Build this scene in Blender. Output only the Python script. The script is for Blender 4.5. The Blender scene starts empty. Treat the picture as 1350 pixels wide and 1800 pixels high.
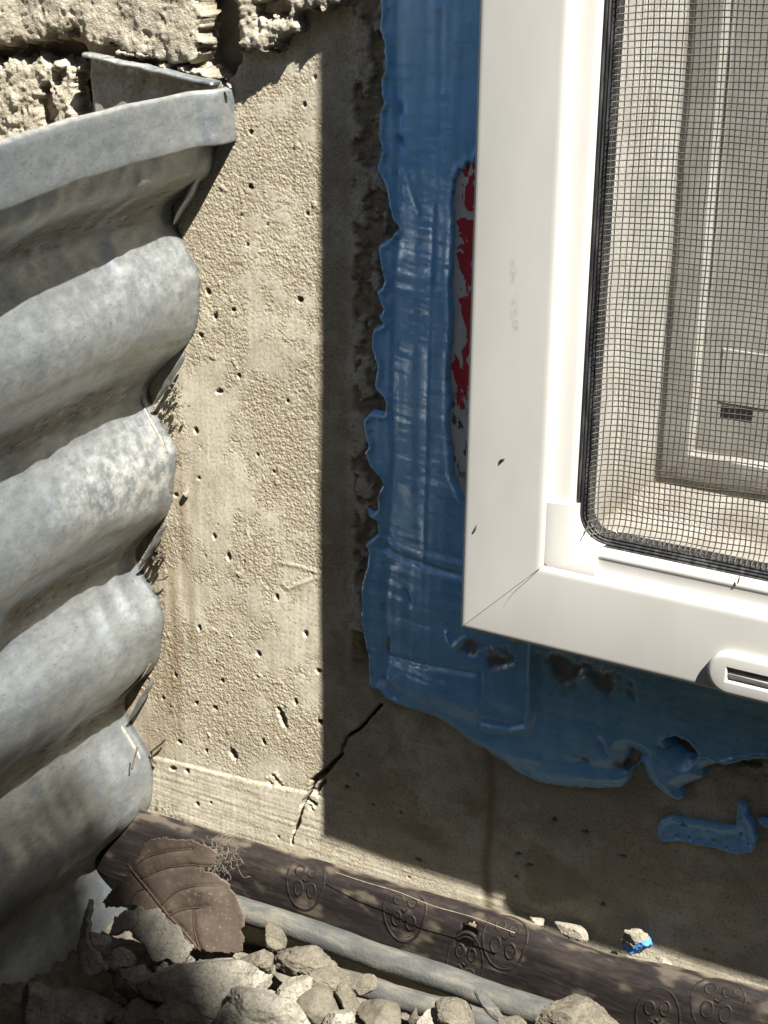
import bpy, bmesh, math, random
import numpy as np
from mathutils import Vector, Matrix, Quaternion

# ------------------------------------------------------------------ camera, sky, sun, exposure
F = 3000.0                                   # focal length in photograph pixels (1350 wide)
PITCH, YAW, ROLL = (math.radians(a) for a in (21.3, 29.1, -0.7))
_f = np.array([-math.sin(YAW)*math.cos(PITCH), math.cos(YAW)*math.cos(PITCH), -math.sin(PITCH)])
_r = np.cross(_f, [0, 0, 1]); _r /= np.linalg.norm(_r)
_d = np.cross(_f, _r)
CR = np.array([_r*math.cos(ROLL) + _d*math.sin(ROLL), -_r*math.sin(ROLL) + _d*math.cos(ROLL), _f])
CAM = -CR[2]*0.45                            # the wall is the plane y = 0; real scale, metres
scene = bpy.context.scene
cd = bpy.data.cameras.new('camera'); cam = bpy.data.objects.new('camera', cd)
scene.collection.objects.link(cam); scene.camera = cam
cd.sensor_fit = 'HORIZONTAL'; cd.sensor_width = 36; cd.lens = F/1350*36
cd.clip_start = 0.01; cd.clip_end = 500
cam.matrix_world = Matrix(((CR[0][0], -CR[1][0], -CR[2][0], CAM[0]), (CR[0][1], -CR[1][1], -CR[2][1], CAM[1]),
                           (CR[0][2], -CR[1][2], -CR[2][2], CAM[2]), (0, 0, 0, 1)))
SUN = Vector((-58.6, 30.0, -94.9)).normalized()          # the way the light travels
w = bpy.data.worlds.new('World'); scene.world = w; w.use_nodes = True
wn = w.node_tree; bg = wn.nodes['Background']
sky = wn.nodes.new('ShaderNodeTexSky'); sky.sky_type = 'NISHITA'; sky.sun_disc = False
sky.sun_elevation = math.asin(-SUN.z); sky.sun_rotation = math.atan2(-SUN.x, -SUN.y)
wn.links.new(sky.outputs[0], bg.inputs[0]); bg.inputs[1].default_value = 0.05
sd = bpy.data.lights.new('sun', 'SUN'); sd.energy = 5.0; sd.angle = math.radians(0.55); sd.color = (1.0, 0.96, 0.885)
so = bpy.data.objects.new('sun', sd); scene.collection.objects.link(so)
so.rotation_euler = SUN.to_track_quat('-Z', 'Y').to_euler(); so.location = (0.6, -0.4, 1.0)
scene.view_settings.view_transform = 'Standard'; scene.view_settings.look = 'None'
scene.view_settings.exposure = 1.62; scene.view_settings.gamma = 1.0
scene.render.engine = 'CYCLES'
scene.cycles.max_bounces = 4; scene.cycles.diffuse_bounces = 3; scene.cycles.glossy_bounces = 2; scene.cycles.caustics_reflective = False; scene.cycles.caustics_refractive = False

# ------------------------------------------------------------------ helpers
RNG = np.random.RandomState(7); random.seed(7)
C = scene.collection

def at(x, y, Y=0.0):
    """world point on the plane y = Y (metres) that the photograph shows at pixel x, y"""
    d = CR.T @ np.array([(x-675)/F, (y-900)/F, 1.0]); t = (Y - CAM[1])/d[1]
    return CAM + d*t
def atv(x, y, Y=0.0): return Vector(at(x, y, Y))
def poly(pts, Y=0.0):
    return np.array([at(x, y, Y)[[0, 2]] for x, y in pts])

_P = RNG.permutation(256); _P = np.concatenate([_P, _P, _P])
_G2 = np.array([(math.cos(a), math.sin(a)) for a in np.linspace(0, 2*math.pi, 64, endpoint=False)])
_g = RNG.normal(size=(256, 3)); _G3 = _g/np.linalg.norm(_g, axis=1, keepdims=True)
def _fade(t): return t*t*t*(t*(t*6 - 15) + 10)
def n2(x, y, seed=0):
    x = np.asarray(x, float) + seed*17.13; y = np.asarray(y, float) + seed*9.71
    xi = np.floor(x).astype(int); yi = np.floor(y).astype(int); xf = x-xi; yf = y-yi
    u = _fade(xf); v = _fade(yf)
    def g(ix, iy, fx, fy):
        h = _P[(_P[ix & 255] + iy) & 255] & 63; k = _G2[h]; return k[..., 0]*fx + k[..., 1]*fy
    a = g(xi, yi, xf, yf); b = g(xi+1, yi, xf-1, yf); c = g(xi, yi+1, xf, yf-1); d = g(xi+1, yi+1, xf-1, yf-1)
    return 1.4*((a*(1-u) + b*u)*(1-v) + (c*(1-u) + d*u)*v)
def n3(p, seed=0):
    p = np.asarray(p, float) + seed*13.37
    i = np.floor(p).astype(int); f = p-i; u = _fade(f); out = 0
    for dx in (0, 1):
        for dy in (0, 1):
            for dz in (0, 1):
                h = _P[_P[_P[(i[..., 0]+dx) & 255] + ((i[..., 1]+dy) & 255)] + ((i[..., 2]+dz) & 255)]
                k = _G3[h]
                dot = k[..., 0]*(f[..., 0]-dx) + k[..., 1]*(f[..., 1]-dy) + k[..., 2]*(f[..., 2]-dz)
                wgt = (u[..., 0] if dx else 1-u[..., 0])*(u[..., 1] if dy else 1-u[..., 1])*(u[..., 2] if dz else 1-u[..., 2])
                out = out + wgt*dot
    return out*1.4
def fbm2(x, y, o=4, seed=0, gain=.5):
    s = 0; a = 1; k = 1
    for i in range(o): s = s + a*n2(x*k, y*k, seed+i); a *= gain; k *= 2.03
    return s
def fbm3(p, o=4, seed=0, gain=.5):
    s = 0; a = 1; k = 1.0
    for i in range(o): s = s + a*n3(p*k, seed+i); a *= gain; k *= 2.03
    return s
def sst(a, b, x):
    t = np.clip((x-a)/(b-a), 0, 1); return t*t*(3-2*t)
def seg_dist(X, Z, p):
    d = np.full(X.shape, 1e9)
    for (ax, az), (bx, bz) in zip(p[:-1], p[1:]):
        ex, ez = bx-ax, bz-az; L = ex*ex + ez*ez + 1e-18
        t = np.clip(((X-ax)*ex + (Z-az)*ez)/L, 0, 1)
        d = np.minimum(d, (X-ax-t*ex)**2 + (Z-az-t*ez)**2)
    return np.sqrt(d)
def sdf(X, Z, p):
    """signed distance to a closed polygon, positive inside"""
    q = np.vstack([p, p[:1]]); d = seg_dist(X, Z, q); ins = np.zeros(X.shape, bool)
    for (ax, az), (bx, bz) in zip(q[:-1], q[1:]):
        c = ((az > Z) != (bz > Z))
        with np.errstate(divide='ignore', invalid='ignore'):
            ins ^= c & (X < (bx-ax)*(Z-az)/((bz-az) if bz != az else 1e-12) + ax)
    return np.where(ins, d, -d)

def obj(name, me, mat=None, parent=None, smooth=True):
    o = bpy.data.objects.new(name, me); C.objects.link(o)
    if mat: me.materials.append(mat)
    if smooth and len(me.polygons): me.polygons.foreach_set('use_smooth', np.ones(len(me.polygons), bool))
    if parent: o.parent = parent
    return o
def tag(o, label, cat, group=None, kind=None):
    o['label'] = label; o['category'] = cat
    if group: o['group'] = group
    if kind: o['kind'] = kind
    return o
def empty(name, loc):
    o = bpy.data.objects.new(name, None); C.objects.link(o); o.location = loc; o.empty_display_size = 0.02
    return o
def adopt(child, parent):
    child.parent = parent; child.matrix_parent_inverse = Matrix.Translation(parent.location).inverted()
    return child
def grid_mesh(name, X, Y, Z, keep=None, flip=False, attrs=None, extra=None):
    """quads over an n x m lattice of points; keep is a mask over the vertices"""
    n, m = X.shape; idx = np.arange(n*m).reshape(n, m)
    q = np.stack([idx[:-1, :-1], idx[1:, :-1], idx[1:, 1:], idx[:-1, 1:]], -1).reshape(-1, 4)
    if keep is not None:
        k = keep.ravel(); q = q[k[q].all(1)]
    if flip: q = q[:, ::-1]
    co = np.stack([X.ravel(), Y.ravel(), Z.ravel()], -1)
    used = np.zeros(n*m, bool); used[q.ravel()] = True; new = np.cumsum(used)-1
    co = co[used]; q = new[q]
    av = {a: v.ravel()[used] for a, v in (attrs or {}).items()}
    if extra is not None:
        ec, eq = extra; q = np.vstack([q, np.asarray(eq)+len(co)]); co = np.vstack([co, ec])
        av = {a: np.concatenate([v, np.zeros(len(ec))]) for a, v in av.items()}
    me = bpy.data.meshes.new(name)
    me.vertices.add(len(co)); me.vertices.foreach_set('co', co.ravel().astype(np.float32))
    me.loops.add(q.size); me.loops.foreach_set('vertex_index', q.ravel().astype(np.int32))
    me.polygons.add(len(q)); me.polygons.foreach_set('loop_start', (np.arange(len(q))*4).astype(np.int32))
    me.update(calc_edges=True)
    for a, v in av.items():
        at_ = me.attributes.new(a, 'FLOAT', 'POINT'); at_.data.foreach_set('value', v.astype(np.float32))
    return me
def py_mesh(name, v, f):
    me = bpy.data.meshes.new(name); me.from_pydata([tuple(p) for p in v], [], f); me.update(); return me
def tubes_mesh(name, paths, radii, sides=6, cap=True):
    V = []; Fc = []
    for pth, rad in zip(paths, radii):
        pth = [Vector(p) for p in pth]; n = len(pth); b0 = len(V)
        up = None
        for i, p in enumerate(pth):
            t = (pth[min(i+1, n-1)] - pth[max(i-1, 0)]).normalized()
            if up is None: up = t.orthogonal().normalized()
            up = (up - t*up.dot(t)).normalized(); s = t.cross(up)
            r = rad[i] if hasattr(rad, '__len__') else rad
            for k in range(sides):
                a = 2*math.pi*k/sides; V.append(p + up*(math.cos(a)*r) + s*(math.sin(a)*r))
        for i in range(n-1):
            for k in range(sides):
                a = b0+i*sides+k; b = b0+i*sides+(k+1) % sides
                Fc.append((a, b, b+sides, a+sides))
        if cap:
            Fc.append(tuple(b0+k for k in reversed(range(sides)))); Fc.append(tuple(b0+(n-1)*sides+k for k in range(sides)))
    return py_mesh(name, V, Fc)
def smooth_path(pts, n=8):
    """Catmull-Rom through points"""
    P = [Vector(p) for p in pts]; P = [P[0]*2-P[1]] + P + [P[-1]*2-P[-2]]; out = []
    for i in range(1, len(P)-2):
        a, b, c, d = P[i-1:i+3]
        for k in range(n):
            t = k/n; out.append(0.5*((2*b) + (c-a)*t + (2*a-5*b+4*c-d)*t*t + (3*b-a-3*c+d)*t**3))
    out.append(P[-2]); return out

# ------------------------------------------------------------------ materials
class N:
    """a short-hand for building node trees"""
    def __init__(s, name):
        s.m = bpy.data.materials.new(name); s.m.use_nodes = True; s.t = s.m.node_tree
        s.b = s.t.nodes['Principled BSDF']; s.tc = s.t.nodes.new('ShaderNodeTexCoord').outputs['Object']
    def new(s, t, **k):
        n = s.t.nodes.new('ShaderNode'+t)
        for a, v in k.items(): setattr(n, a, v)
        return n
    def link(s, a, b):
        if hasattr(a, 'is_linked'): s.t.links.new(a, b)
        else: b.default_value = a
    def map(s, scale=(1, 1, 1), rot=(0, 0, 0)):
        n = s.new('Mapping'); s.link(s.tc, n.inputs[0]); n.inputs['Scale'].default_value = scale; n.inputs['Rotation'].default_value = rot
        return n.outputs[0]
    def noise(s, scale, detail=4, rough=.55, vec=None, dist=0.0):
        detail = min(detail, 3)
        n = s.new('TexNoise'); s.link(vec or s.tc, n.inputs['Vector'])
        n.inputs['Scale'].default_value = scale; n.inputs['Detail'].default_value = detail
        n.inputs['Roughness'].default_value = rough; n.inputs['Distortion'].default_value = dist
        return n.outputs['Fac']
    def voro(s, scale, feature='F1', vec=None, out='Distance'):
        n = s.new('TexVoronoi', feature=feature); s.link(vec or s.tc, n.inputs['Vector']); n.inputs['Scale'].default_value = scale
        return n.outputs[out]
    def attr(s, name): return s.new('Attribute', attribute_name=name).outputs['Fac']
    def ramp(s, fac, stops):
        n = s.new('ValToRGB'); s.link(fac, n.inputs[0]); e = n.color_ramp.elements
        while len(e) < len(stops): e.new(0.5)
        for i, (p, c) in enumerate(stops):
            e[i].position = p; e[i].color = (c, c, c, 1) if isinstance(c, (int, float)) else (*c, 1)
        return n.outputs[0]
    def mix(s, fac, a, b, mode='MIX'):
        n = s.new('Mix', data_type='RGBA', blend_type=mode); s.link(fac, n.inputs['Factor'])
        for v, i in ((a, 6), (b, 7)):
            s.link(v if hasattr(v, 'is_linked') else (*v, 1), n.inputs[i])
        return n.outputs[2]
    def math(s, op, a, b=0.0):
        n = s.new('Math', operation=op); s.link(a, n.inputs[0]); s.link(b, n.inputs[1]); return n.outputs[0]
    def sep(s, axis):
        n = s.new('SeparateXYZ'); s.link(s.tc, n.inputs[0]); return n.outputs[axis]
    def bump(s, h, dist=.0003, strength=1.0, prev=None):
        n = s.new('Bump'); n.inputs['Strength'].default_value = strength; n.inputs['Distance'].default_value = dist
        s.link(h, n.inputs['Height'])
        if prev: s.link(prev, n.inputs['Normal'])
        return n.outputs[0]
    def done(s, col=None, rough=None, normal=None, metal=None, spec=None):
        for v, k in ((col, 'Base Color'), (rough, 'Roughness'), (metal, 'Metallic'), (spec, 'Specular IOR Level')):
            if v is not None: s.link((*v, 1) if isinstance(v, tuple) else v, s.b.inputs[k])
        if normal is not None: s.link(normal, s.b.inputs['Normal'])
        return s.m

def mat_concrete():
    n = N('cast_concrete')
    big = n.noise(28, 5, .6); mid = n.noise(160, 5, .65); fine = n.noise(1400, 3, .6)
    c = n.ramp(big, [(.3, (.46, .42, .325)), (.52, (.535, .495, .39)), (.7, (.585, .545, .435))])
    sandy = n.attr('sandy')
    c = n.mix(n.math('MULTIPLY', sandy, .8), c, (.40, .345, .25))
    c = n.mix(n.ramp(mid, [(.36, .5), (.54, 0)]), c, (.35, .295, .205))
    c = n.mix(n.ramp(fine, [(.34, .6), (.47, 0)]), c, (.20, .16, .105))
    c = n.mix(n.ramp(n.noise(700, 2), [(.62, 0), (.75, .6)]), c, (.52, .48, .40))
    c = n.mix(n.attr('stain'), c, (.23, .165, .095))
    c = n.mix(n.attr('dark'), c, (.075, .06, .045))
    gn = n.math('SUBTRACT', n.noise(1500, 3, .85), n.math('MULTIPLY', n.voro(1250), .75))
    gr = n.math('MULTIPLY', n.math('ADD', n.math('MULTIPLY', sandy, .95), .06), gn)
    b = n.bump(gr, .00032, 1.0)
    return n.done(c, .93, b, spec=.2)
def mat_stucco():
    n = N('rough_stucco')
    c = n.ramp(n.noise(90, 6, .65), [(.3, (.36, .325, .25)), (.5, (.455, .415, .325)), (.7, (.51, .47, .375))])
    c = n.mix(n.ramp(n.noise(900, 3, .6), [(.33, .6), (.5, 0)]), c, (.24, .20, .14))
    c = n.mix(n.attr('edge'), c, (.25, .22, .165))
    b = n.bump(n.noise(1500, 5, .78), .0007, 1.0)
    return n.done(c, .96, b, spec=.2)
def mat_galv():
    n = N('weathered_galvanised_steel')
    st = n.map((1, .45, 1))
    sp = n.voro(260, 'F1', st, 'Color'); g = n.noise(420, 5, .7, st); big = n.noise(26, 4, .6)
    c = n.ramp(g, [(.25, (.25, .28, .297)), (.5, (.34, .37, .387)), (.75, (.43, .46, .47))])
    c = n.mix(n.ramp(big, [(.35, .3), (.6, 0)]), c, (.21, .243, .27))
    c = n.mix(.16, c, n.new('RGBToBW').outputs[0] if False else n.ramp(sp, [(.2, .25), (.8, .75)]), 'SOFT_LIGHT')
    c = n.mix(n.ramp(n.noise(1100, 4, .7, st), [(.30, .75), (.42, 0)]), c, (.20, .205, .20))
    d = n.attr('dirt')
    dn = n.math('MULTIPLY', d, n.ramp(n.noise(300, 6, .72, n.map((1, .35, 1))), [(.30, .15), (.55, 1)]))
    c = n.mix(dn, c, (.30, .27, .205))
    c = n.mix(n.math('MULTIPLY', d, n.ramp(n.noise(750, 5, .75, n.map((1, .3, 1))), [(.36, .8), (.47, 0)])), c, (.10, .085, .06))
    mt = n.attr('mortar')
    mm = n.math('MULTIPLY', mt, n.ramp(n.noise(240, 5, .7), [(.42, 0), (.68, .75)]))
    c = n.mix(mm, c, (.35, .315, .245))
    sc = n.ramp(n.noise(2000, 2, .5, n.map((1, 1, .06), (0.5, .2, .0))), [(.70, 0), (.76, .5)])
    c = n.mix(sc, c, (.60, .62, .62))
    met = n.math('SUBTRACT', .8, n.math('MULTIPLY', n.math('MAXIMUM', dn, mm), .8))
    r = n.math('ADD', .42, n.math('MULTIPLY', n.math('MAXIMUM', dn, mm), .4))
    b = n.bump(n.noise(700, 5, .6), .00012, .5); b = n.bump(mm, .00013, .7, b)
    return n.done(c, r, b, met)
def mat_sealant():
    n = N('blue_rubber_sealant')
    c = n.ramp(n.noise(120, 4, .6), [(.3, (.19, .44, .72)), (.6, (.24, .52, .81))])
    c = n.mix(n.ramp(n.noise(70, 3, .5, n.map((.25, 1, 1.6))), [(.5, 0), (.7, .3)]), c, (.33, .58, .82))
    c = n.mix(n.ramp(n.noise(520, 4, .7), [(.66, 0), (.78, .8)]), c, (.025, .045, .06))
    c = n.mix(n.attr('thin'), c, (.19, .17, .13))
    b = n.bump(n.noise(650, 4, .6), .00018, .6)
    return n.done(c, n.ramp(n.noise(160, 3), [(.38, .20), (.62, .40)]), b, spec=.5)
def mat_vinyl():
    n = N('white_vinyl')
    c = n.mix(n.ramp(n.noise(45, 5, .7, n.map((1, 1, .35))), [(.40, 0), (.70, .6)]), (.49, .482, .45), (.42, .41, .375))
    c = n.mix(n.ramp(n.noise(900, 3, .6), [(.68, 0), (.76, .35)]), c, (.42, .39, .32))
    x, z = n.sep(0), n.sep(2)
    for px, py, rx, rz in ((900, 478, .0012, .0035), (903, 545, .0012, .004), (906, 572, .0010, .002)):
        q = at(px, py, -.030) - np.array([.038, -.01, -.0126])*0
        dx = n.math('DIVIDE', n.math('SUBTRACT', x, float(q[0])), rx); dz = n.math('DIVIDE', n.math('SUBTRACT', z, float(q[2])), rz)
        d = n.math('ADD', n.math('MULTIPLY', dx, dx), n.math('MULTIPLY', dz, dz))
        k = n.math('MULTIPLY', n.ramp(d, [(.2, .5), (1.0, 0)]), n.ramp(n.noise(900, 3, .7), [(.42, 0), (.6, 1)]))
        c = n.mix(k, c, (.22, .25, .235))
    b = n.bump(n.noise(30, 2), .0006, .12)
    return n.done(c, .42, b, spec=.4)
def mat_vinyl_dusty():
    n = N('dusty_vinyl')
    c = n.ramp(n.noise(110, 5, .65), [(.3, (.33, .315, .28)), (.65, (.43, .415, .38))])
    c = n.mix(n.attr('dirt'), c, (.16, .12, .075))
    return n.done(c, .6, n.bump(n.noise(1500, 3), .0001, .4))
def mat_rubber():
    n = N('black_rubber')
    c = n.ramp(n.noise(900, 4, .6, n.map((1, 1, .12))), [(.45, (.012, .012, .013)), (.75, (.07, .07, .07))])
    return n.done(c, .5, n.bump(n.noise(1200, 2), .0001, .4))
def mat_wire():
    n = N('screen_wire'); c = n.ramp(n.noise(500, 3), [(.35, (.05, .046, .038)), (.7, (.11, .10, .085))])
    return n.done(c, .55, None, .3)
def mat_strip():
    n = N('brown_embossed_plastic'); st = n.map((.12, 1, 1))
    c = n.ramp(n.noise(700, 5, .65, st), [(.3, (.010, .0075, .007)), (.6, (.019, .015, .014)), (.8, (.036, .030, .027))])
    c = n.mix(n.ramp(n.noise(160, 6, .8, n.map((.35, 1, 1))), [(.5, 0), (.82, .5)]), c, (.085, .068, .053))
    c = n.mix(n.attr('dust'), c, (.20, .165, .12))
    b = n.bump(n.noise(900, 4, .6, st), .00022, .7)
    return n.done(c, .6, b, spec=.25)
def mat_pipe():
    n = N('grey_dusty_conduit'); st = n.map((.25, 1, 1))
    c = n.ramp(n.noise(260, 6, .7, st), [(.33, (.05, .053, .052)), (.5, (.08, .08, .073)), (.72, (.17, .155, .12))])
    c = n.mix(n.ramp(n.noise(90, 3), [(.55, 0), (.7, .5)]), c, (.07, .066, .062))
    return n.done(c, .85, n.bump(n.noise(900, 5, .7), .0003, .8))
def mat_rock(name, a, b_, d, sc=220, bump=.0005, rough=.95):
    n = N(name)
    c = n.ramp(n.noise(sc, 6, .68), [(.3, a), (.55, b_), (.75, tuple(min(1, x*1.25) for x in b_))])
    c = n.mix(n.ramp(n.noise(1300, 3, .6), [(.34, .65), (.5, 0)]), c, d)
    return n.done(c, rough, n.bump(n.noise(sc*5, 5, .7), bump, .9), spec=.2)
def mat_leaf():
    n = N('dry_brown_leaf')
    c = n.ramp(n.noise(130, 5, .65), [(.3, (.07, .05, .038)), (.55, (.11, .083, .063)), (.75, (.165, .13, .10))])
    c = n.mix(n.ramp(n.voro(420, 'DISTANCE_TO_EDGE'), [(.0, .3), (.09, 0)]), c, (.06, .04, .026))
    c = n.mix(n.ramp(n.noise(900, 3), [(.6, 0), (.75, .5)]), c, (.33, .26, .18))
    return n.done(c, .75, n.bump(n.voro(420, 'DISTANCE_TO_EDGE'), .00012, .5))
def mat_plain(name, col, rough=.8, sc=400, var=.35, metal=0.0):
    n = N(name); c = n.mix(n.ramp(n.noise(sc, 4, .6), [(.35, 0), (.7, 1)]), tuple(x*(1-var) for x in col), tuple(min(1, x*(1+var)) for x in col))
    return n.done(c, rough, n.bump(n.noise(sc*3, 3), .0002, .5), metal)
def mat_soil():
    n = N('dusty_soil')
    c = n.ramp(n.noise(240, 7, .7), [(.3, (.08, .07, .054)), (.55, (.15, .132, .104)), (.75, (.22, .195, .155))])
    return n.done(c, .97, n.bump(n.noise(900, 6, .75), .001, 1))
def mat_label():
    n = N('torn_red_white_label')
    z = n.map((1, 1, .55))
    red = n.ramp(n.math('ADD', n.noise(230, 4, .7, z, .8), n.math('MULTIPLY', n.attr('band'), .32)), [(.80, 0), (.815, 1)])
    c = n.mix(n.noise(300, 5, .7), (.50, .48, .42), (.72, .70, .62))
    c = n.mix(red, c, (.46, .02, .03))
    c = n.mix(n.math('MULTIPLY', n.ramp(n.noise(260, 4, .7, z), [(.54, 0), (.58, 1)]), n.attr('low')), c, (.02, .02, .03))
    return n.done(c, .6, n.bump(red, .0002, .6))
M = dict(concrete=mat_concrete(), stucco=mat_stucco(), galv=mat_galv(), sealant=mat_sealant(), vinyl=mat_vinyl(), dusty=mat_vinyl_dusty(),
         rubber=mat_rubber(), wire=mat_wire(), strip=mat_strip(), pipe=mat_pipe(), leaf=mat_leaf(), soil=mat_soil(), label=mat_label(),
         mortar=mat_rock('grey_mortar', (.13, .12, .098), (.21, .195, .16), (.09, .08, .06)),
         sandy=mat_rock('sandy_mortar', (.095, .085, .066), (.145, .13, .10), (.07, .06, .042)),
         crumb=mat_rock('pale_mortar_crumb', (.18, .165, .13), (.27, .245, .195), (.13, .11, .08)),
         stone=mat_rock('smooth_brown_stone', (.09, .078, .06), (.13, .115, .09), (.07, .06, .045), 120, .00015, .8),
         slab=mat_rock('dark_mortar_slab', (.17, .158, .13), (.255, .238, .195), (.11, .10, .08), 160, .0006),
         bluepaint=mat_plain('bright_blue_paint', (.07, .24, .60), .45, 500, .3),
         fibre=mat_plain('dry_fibre', (.13, .11, .085), .9, 900), dark=mat_plain('dark_gap_dirt', (.05, .04, .03), .95, 900),
         twig=mat_plain('pale_twig', (.22, .18, .12), .85, 700), chalk=mat_plain('white_flake', (.78, .76, .70), .8, 600, .1),
         slot=mat_plain('black_slot', (.012, .011, .01), .7), glass=None)
gm = N('dark_window_glass'); M['glass'] = gm.done((.02, .025, .025), .05)

# ------------------------------------------------------------------ the concrete wall
OPX, OPZ = 0.046, -0.004                       # left and lower side of the window opening
def rand_pits():
    r = np.random.RandomState(3); out = []
    big = [(410, 1326, 9, 17, .5), (497, 1262, 8, 26, .35), (385, 688, 8, 5, .2), (365, 513, 5, 8, .2), (410, 545, 5, 4, .2), (353, 590, 4, 7, .5),
           (378, 556, 4, 6, .3), (420, 660, 4, 6, .2), (402, 978, 5, 9, .2), (377, 943, 4, 7, .2), (440, 329, 5, 5, 0), (535, 185, 4, 5, 0), (553, 137, 3, 4, 0),
           (440, 233, 4, 5, 0), (528, 527, 6, 6, 0), (486, 1050, 4, 7, .2), (537, 1115, 5, 8, .2), (351, 1104, 4, 8, .3), (454, 1150, 5, 8, .3), (520, 1233, 4, 8, 0), (464, 1305, 4, 9, .3),
           (316, 1305, 6, 6, .3), (378, 1245, 5, 6, .2), (308, 1188, 4, 6, .3), (286, 1228, 4, 5, 0), (345, 1237, 4, 5, 0), (390, 1198, 4, 5, 0), (362, 1320, 4, 5, 0), (305, 1350, 10, 6, .2), (330, 1355, 5, 7, 0),
           (348, 1413, 5, 6, 0), (372, 1410, 3, 3, 0), (560, 1180, 5, 6, 0), (563, 1270, 6, 7, 0), (490, 1470, 3, 3, 0), (627, 1362, 5, 5, 0), (609, 1384, 6, 6, 0), (704, 1430, 4, 7, .3),
           (655, 1415, 4, 4, 0), (973, 1442, 7, 7, .3), (1029, 1462, 6, 5, .2), (1059, 1590, 5, 5, 0), (1095, 1505, 4, 4, 0), (910, 1502, 5, 5, 0), (930, 1520, 6, 4, .4), (907, 1540, 4, 4, 0), (735, 1512, 8, 5, 0),
           (1240, 1670, 4, 4, 0), (505, 705, 3, 4, 0), (452, 800, 3, 4, 0), (480, 830, 3, 4, 0), (345, 757, 5, 8, .2), (540, 376, 3, 3, 0), (435, 430, 3, 3, 0), (470, 395, 3, 3, 0), (310, 870, 5, 5, 0), (350, 840, 4, 4, 0)]
    for x, y, rx, ry, a in big: out.append((*at(x, y)[[0, 2]], rx*1.25e-4*1.08, ry*1.25e-4*1.0, a, 1.0))
    for i in range(36):
        x = r.uniform(-.12, .12); z = r.uniform(-.135, .13); s = r.uniform(.2, .42)*1e-3
        out.append((x, z, s, s*r.uniform(.9, 1.6), r.uniform(-.4, .4), r.uniform(.4, .9)))
    return out
def build_wall():
    xs = np.concatenate([np.arange(-.135, -.128, .0012), np.arange(-.128, -.100, .0006), np.arange(-.100, -.012, .00034), np.arange(-.012, .012, .0005), np.arange(.012, .135, .00085)])
    zs = np.concatenate([np.arange(-.175, -.130, .0012), np.arange(-.130, .128, .00036), np.arange(.128, .1501, .0009)])
    X, Z = np.meshgrid(xs, zs, indexing='ij')
    edge = sst(0, .006, np.minimum(np.minimum(X-xs[0], xs[-1]-X), np.minimum(Z-zs[0], zs[-1]-Z)))
    mm = 1000.0; h = .00035*fbm2(X*22, Z*22, 3, 1)
    # patches where the cement skin has worn off and the sand shows
    base = fbm2(X*38, Z*30, 4, 5)*.8 + fbm2(X*160, Z*160, 3, 9)*.35
    sandy = .35*sst(-.4, .3, base + .1) + .65*sst(-.20, .22, base + .10 + .30*fbm2(X*230, Z*260, 3, 12) + .12*n2(X*700, Z*700, 14))
    sandy *= 1 - .7*sst(-.080, -.100, Z)           # smoother towards the foot of the wall
    g = fbm2(X*720, Z*620, 3, 20, .6); g2 = n2(X*1700, Z*1500, 31)
    h += sandy*(.00011*np.maximum(g, -.4) + .00006*g2) - .00008*sandy + .00003*n2(X*900, Z*900, 41)
    h += .0002*sst(.52, .8, fbm2(X*310, Z*290, 2, 60))*sandy            # odd proud grains
    # vertical brush streaks
    h += .00004*n2(X*900, Z*30, 70) + .00010*n2(X*40, Z*900, 71)*sst(-.092, -.098, Z)
    stain = np.zeros_like(X); dark = np.zeros_like(X)
    # board line left by the formwork, and a small step beneath it
    line = poly([(225, 1318), (290, 1334), (400, 1362), (540, 1392), (700, 1440), (1000, 1512), (1350, 1600)])
    zl = np.interp(X, line[:, 0], line[:, 1]) + .0004*n2(X*90, Z*0, 77); dz = Z - zl
    h += .0003*sst(.0006, -.0004, dz)*sst(.02, -.02, X) - .00016*np.exp(-(dz/.0005)**2)
    # raised scratches
    for p in ([(485, 965), (482, 988), (520, 995), (562, 1008)], [(495, 1025), (505, 1036), (560, 1014)]):
        h += .00018*np.exp(-(seg_dist(X, Z, poly(p))/.0005)**2)
    # flaky strip beside the blue sealant
    fl = sst(.0, .0012, X - (at(618, 600)[0] + .0012*fbm2(X*0, Z*70, 3, 80)))*sst(-.052, -.044, Z)
    flake = sst(-.05, .2, fbm2(X*180, Z*120, 4, 83) + .35*sst(-.012, -.002, X))
    h += fl*(.0005 - .0011*flake) + fl*.00035*fbm2(X*420, Z*420, 4, 85); stain = np.maximum(stain, fl*flake*.75)
    dark = np.maximum(dark, fl*flake*.5*sst(.05, .4, fbm2(X*330, Z*330, 3, 88)))
    band = sst(-.0215, -.0195, X)*sst(-.0105, -.0125, X)*sst(-.06, -.05, Z); stain = np.maximum(stain, band*.28)
    # pits
    for px, pz, rx, rz, a, dep in rand_pits():
        s = max(rx, rz)*1.7; i0, i1 = np.searchsorted(xs, [px-s, px+s]); j0, j1 = np.searchsorted(zs, [pz-s, pz+s])
        if i1-i0 < 2 or j1-j0 < 2: continue
        sx = X[i0:i1, j0:j1]-px; sz = Z[i0:i1, j0:j1]-pz
        u = sx*math.cos(a) + sz*math.sin(a); v = -sx*math.sin(a) + sz*math.cos(a)
        rr = np.sqrt((u/rx)**2 + (v/rz)**2)*(1 + .35*n2(sx*900+px*997, sz*900, 3))
        k = sst(1.12, .62, rr); h[i0:i1, j0:j1] -= dep*k*(.0009 + .55*min(rx, rz)); dark[i0:i1, j0:j1] = np.maximum(dark[i0:i1, j0:j1], k*.35)
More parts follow.
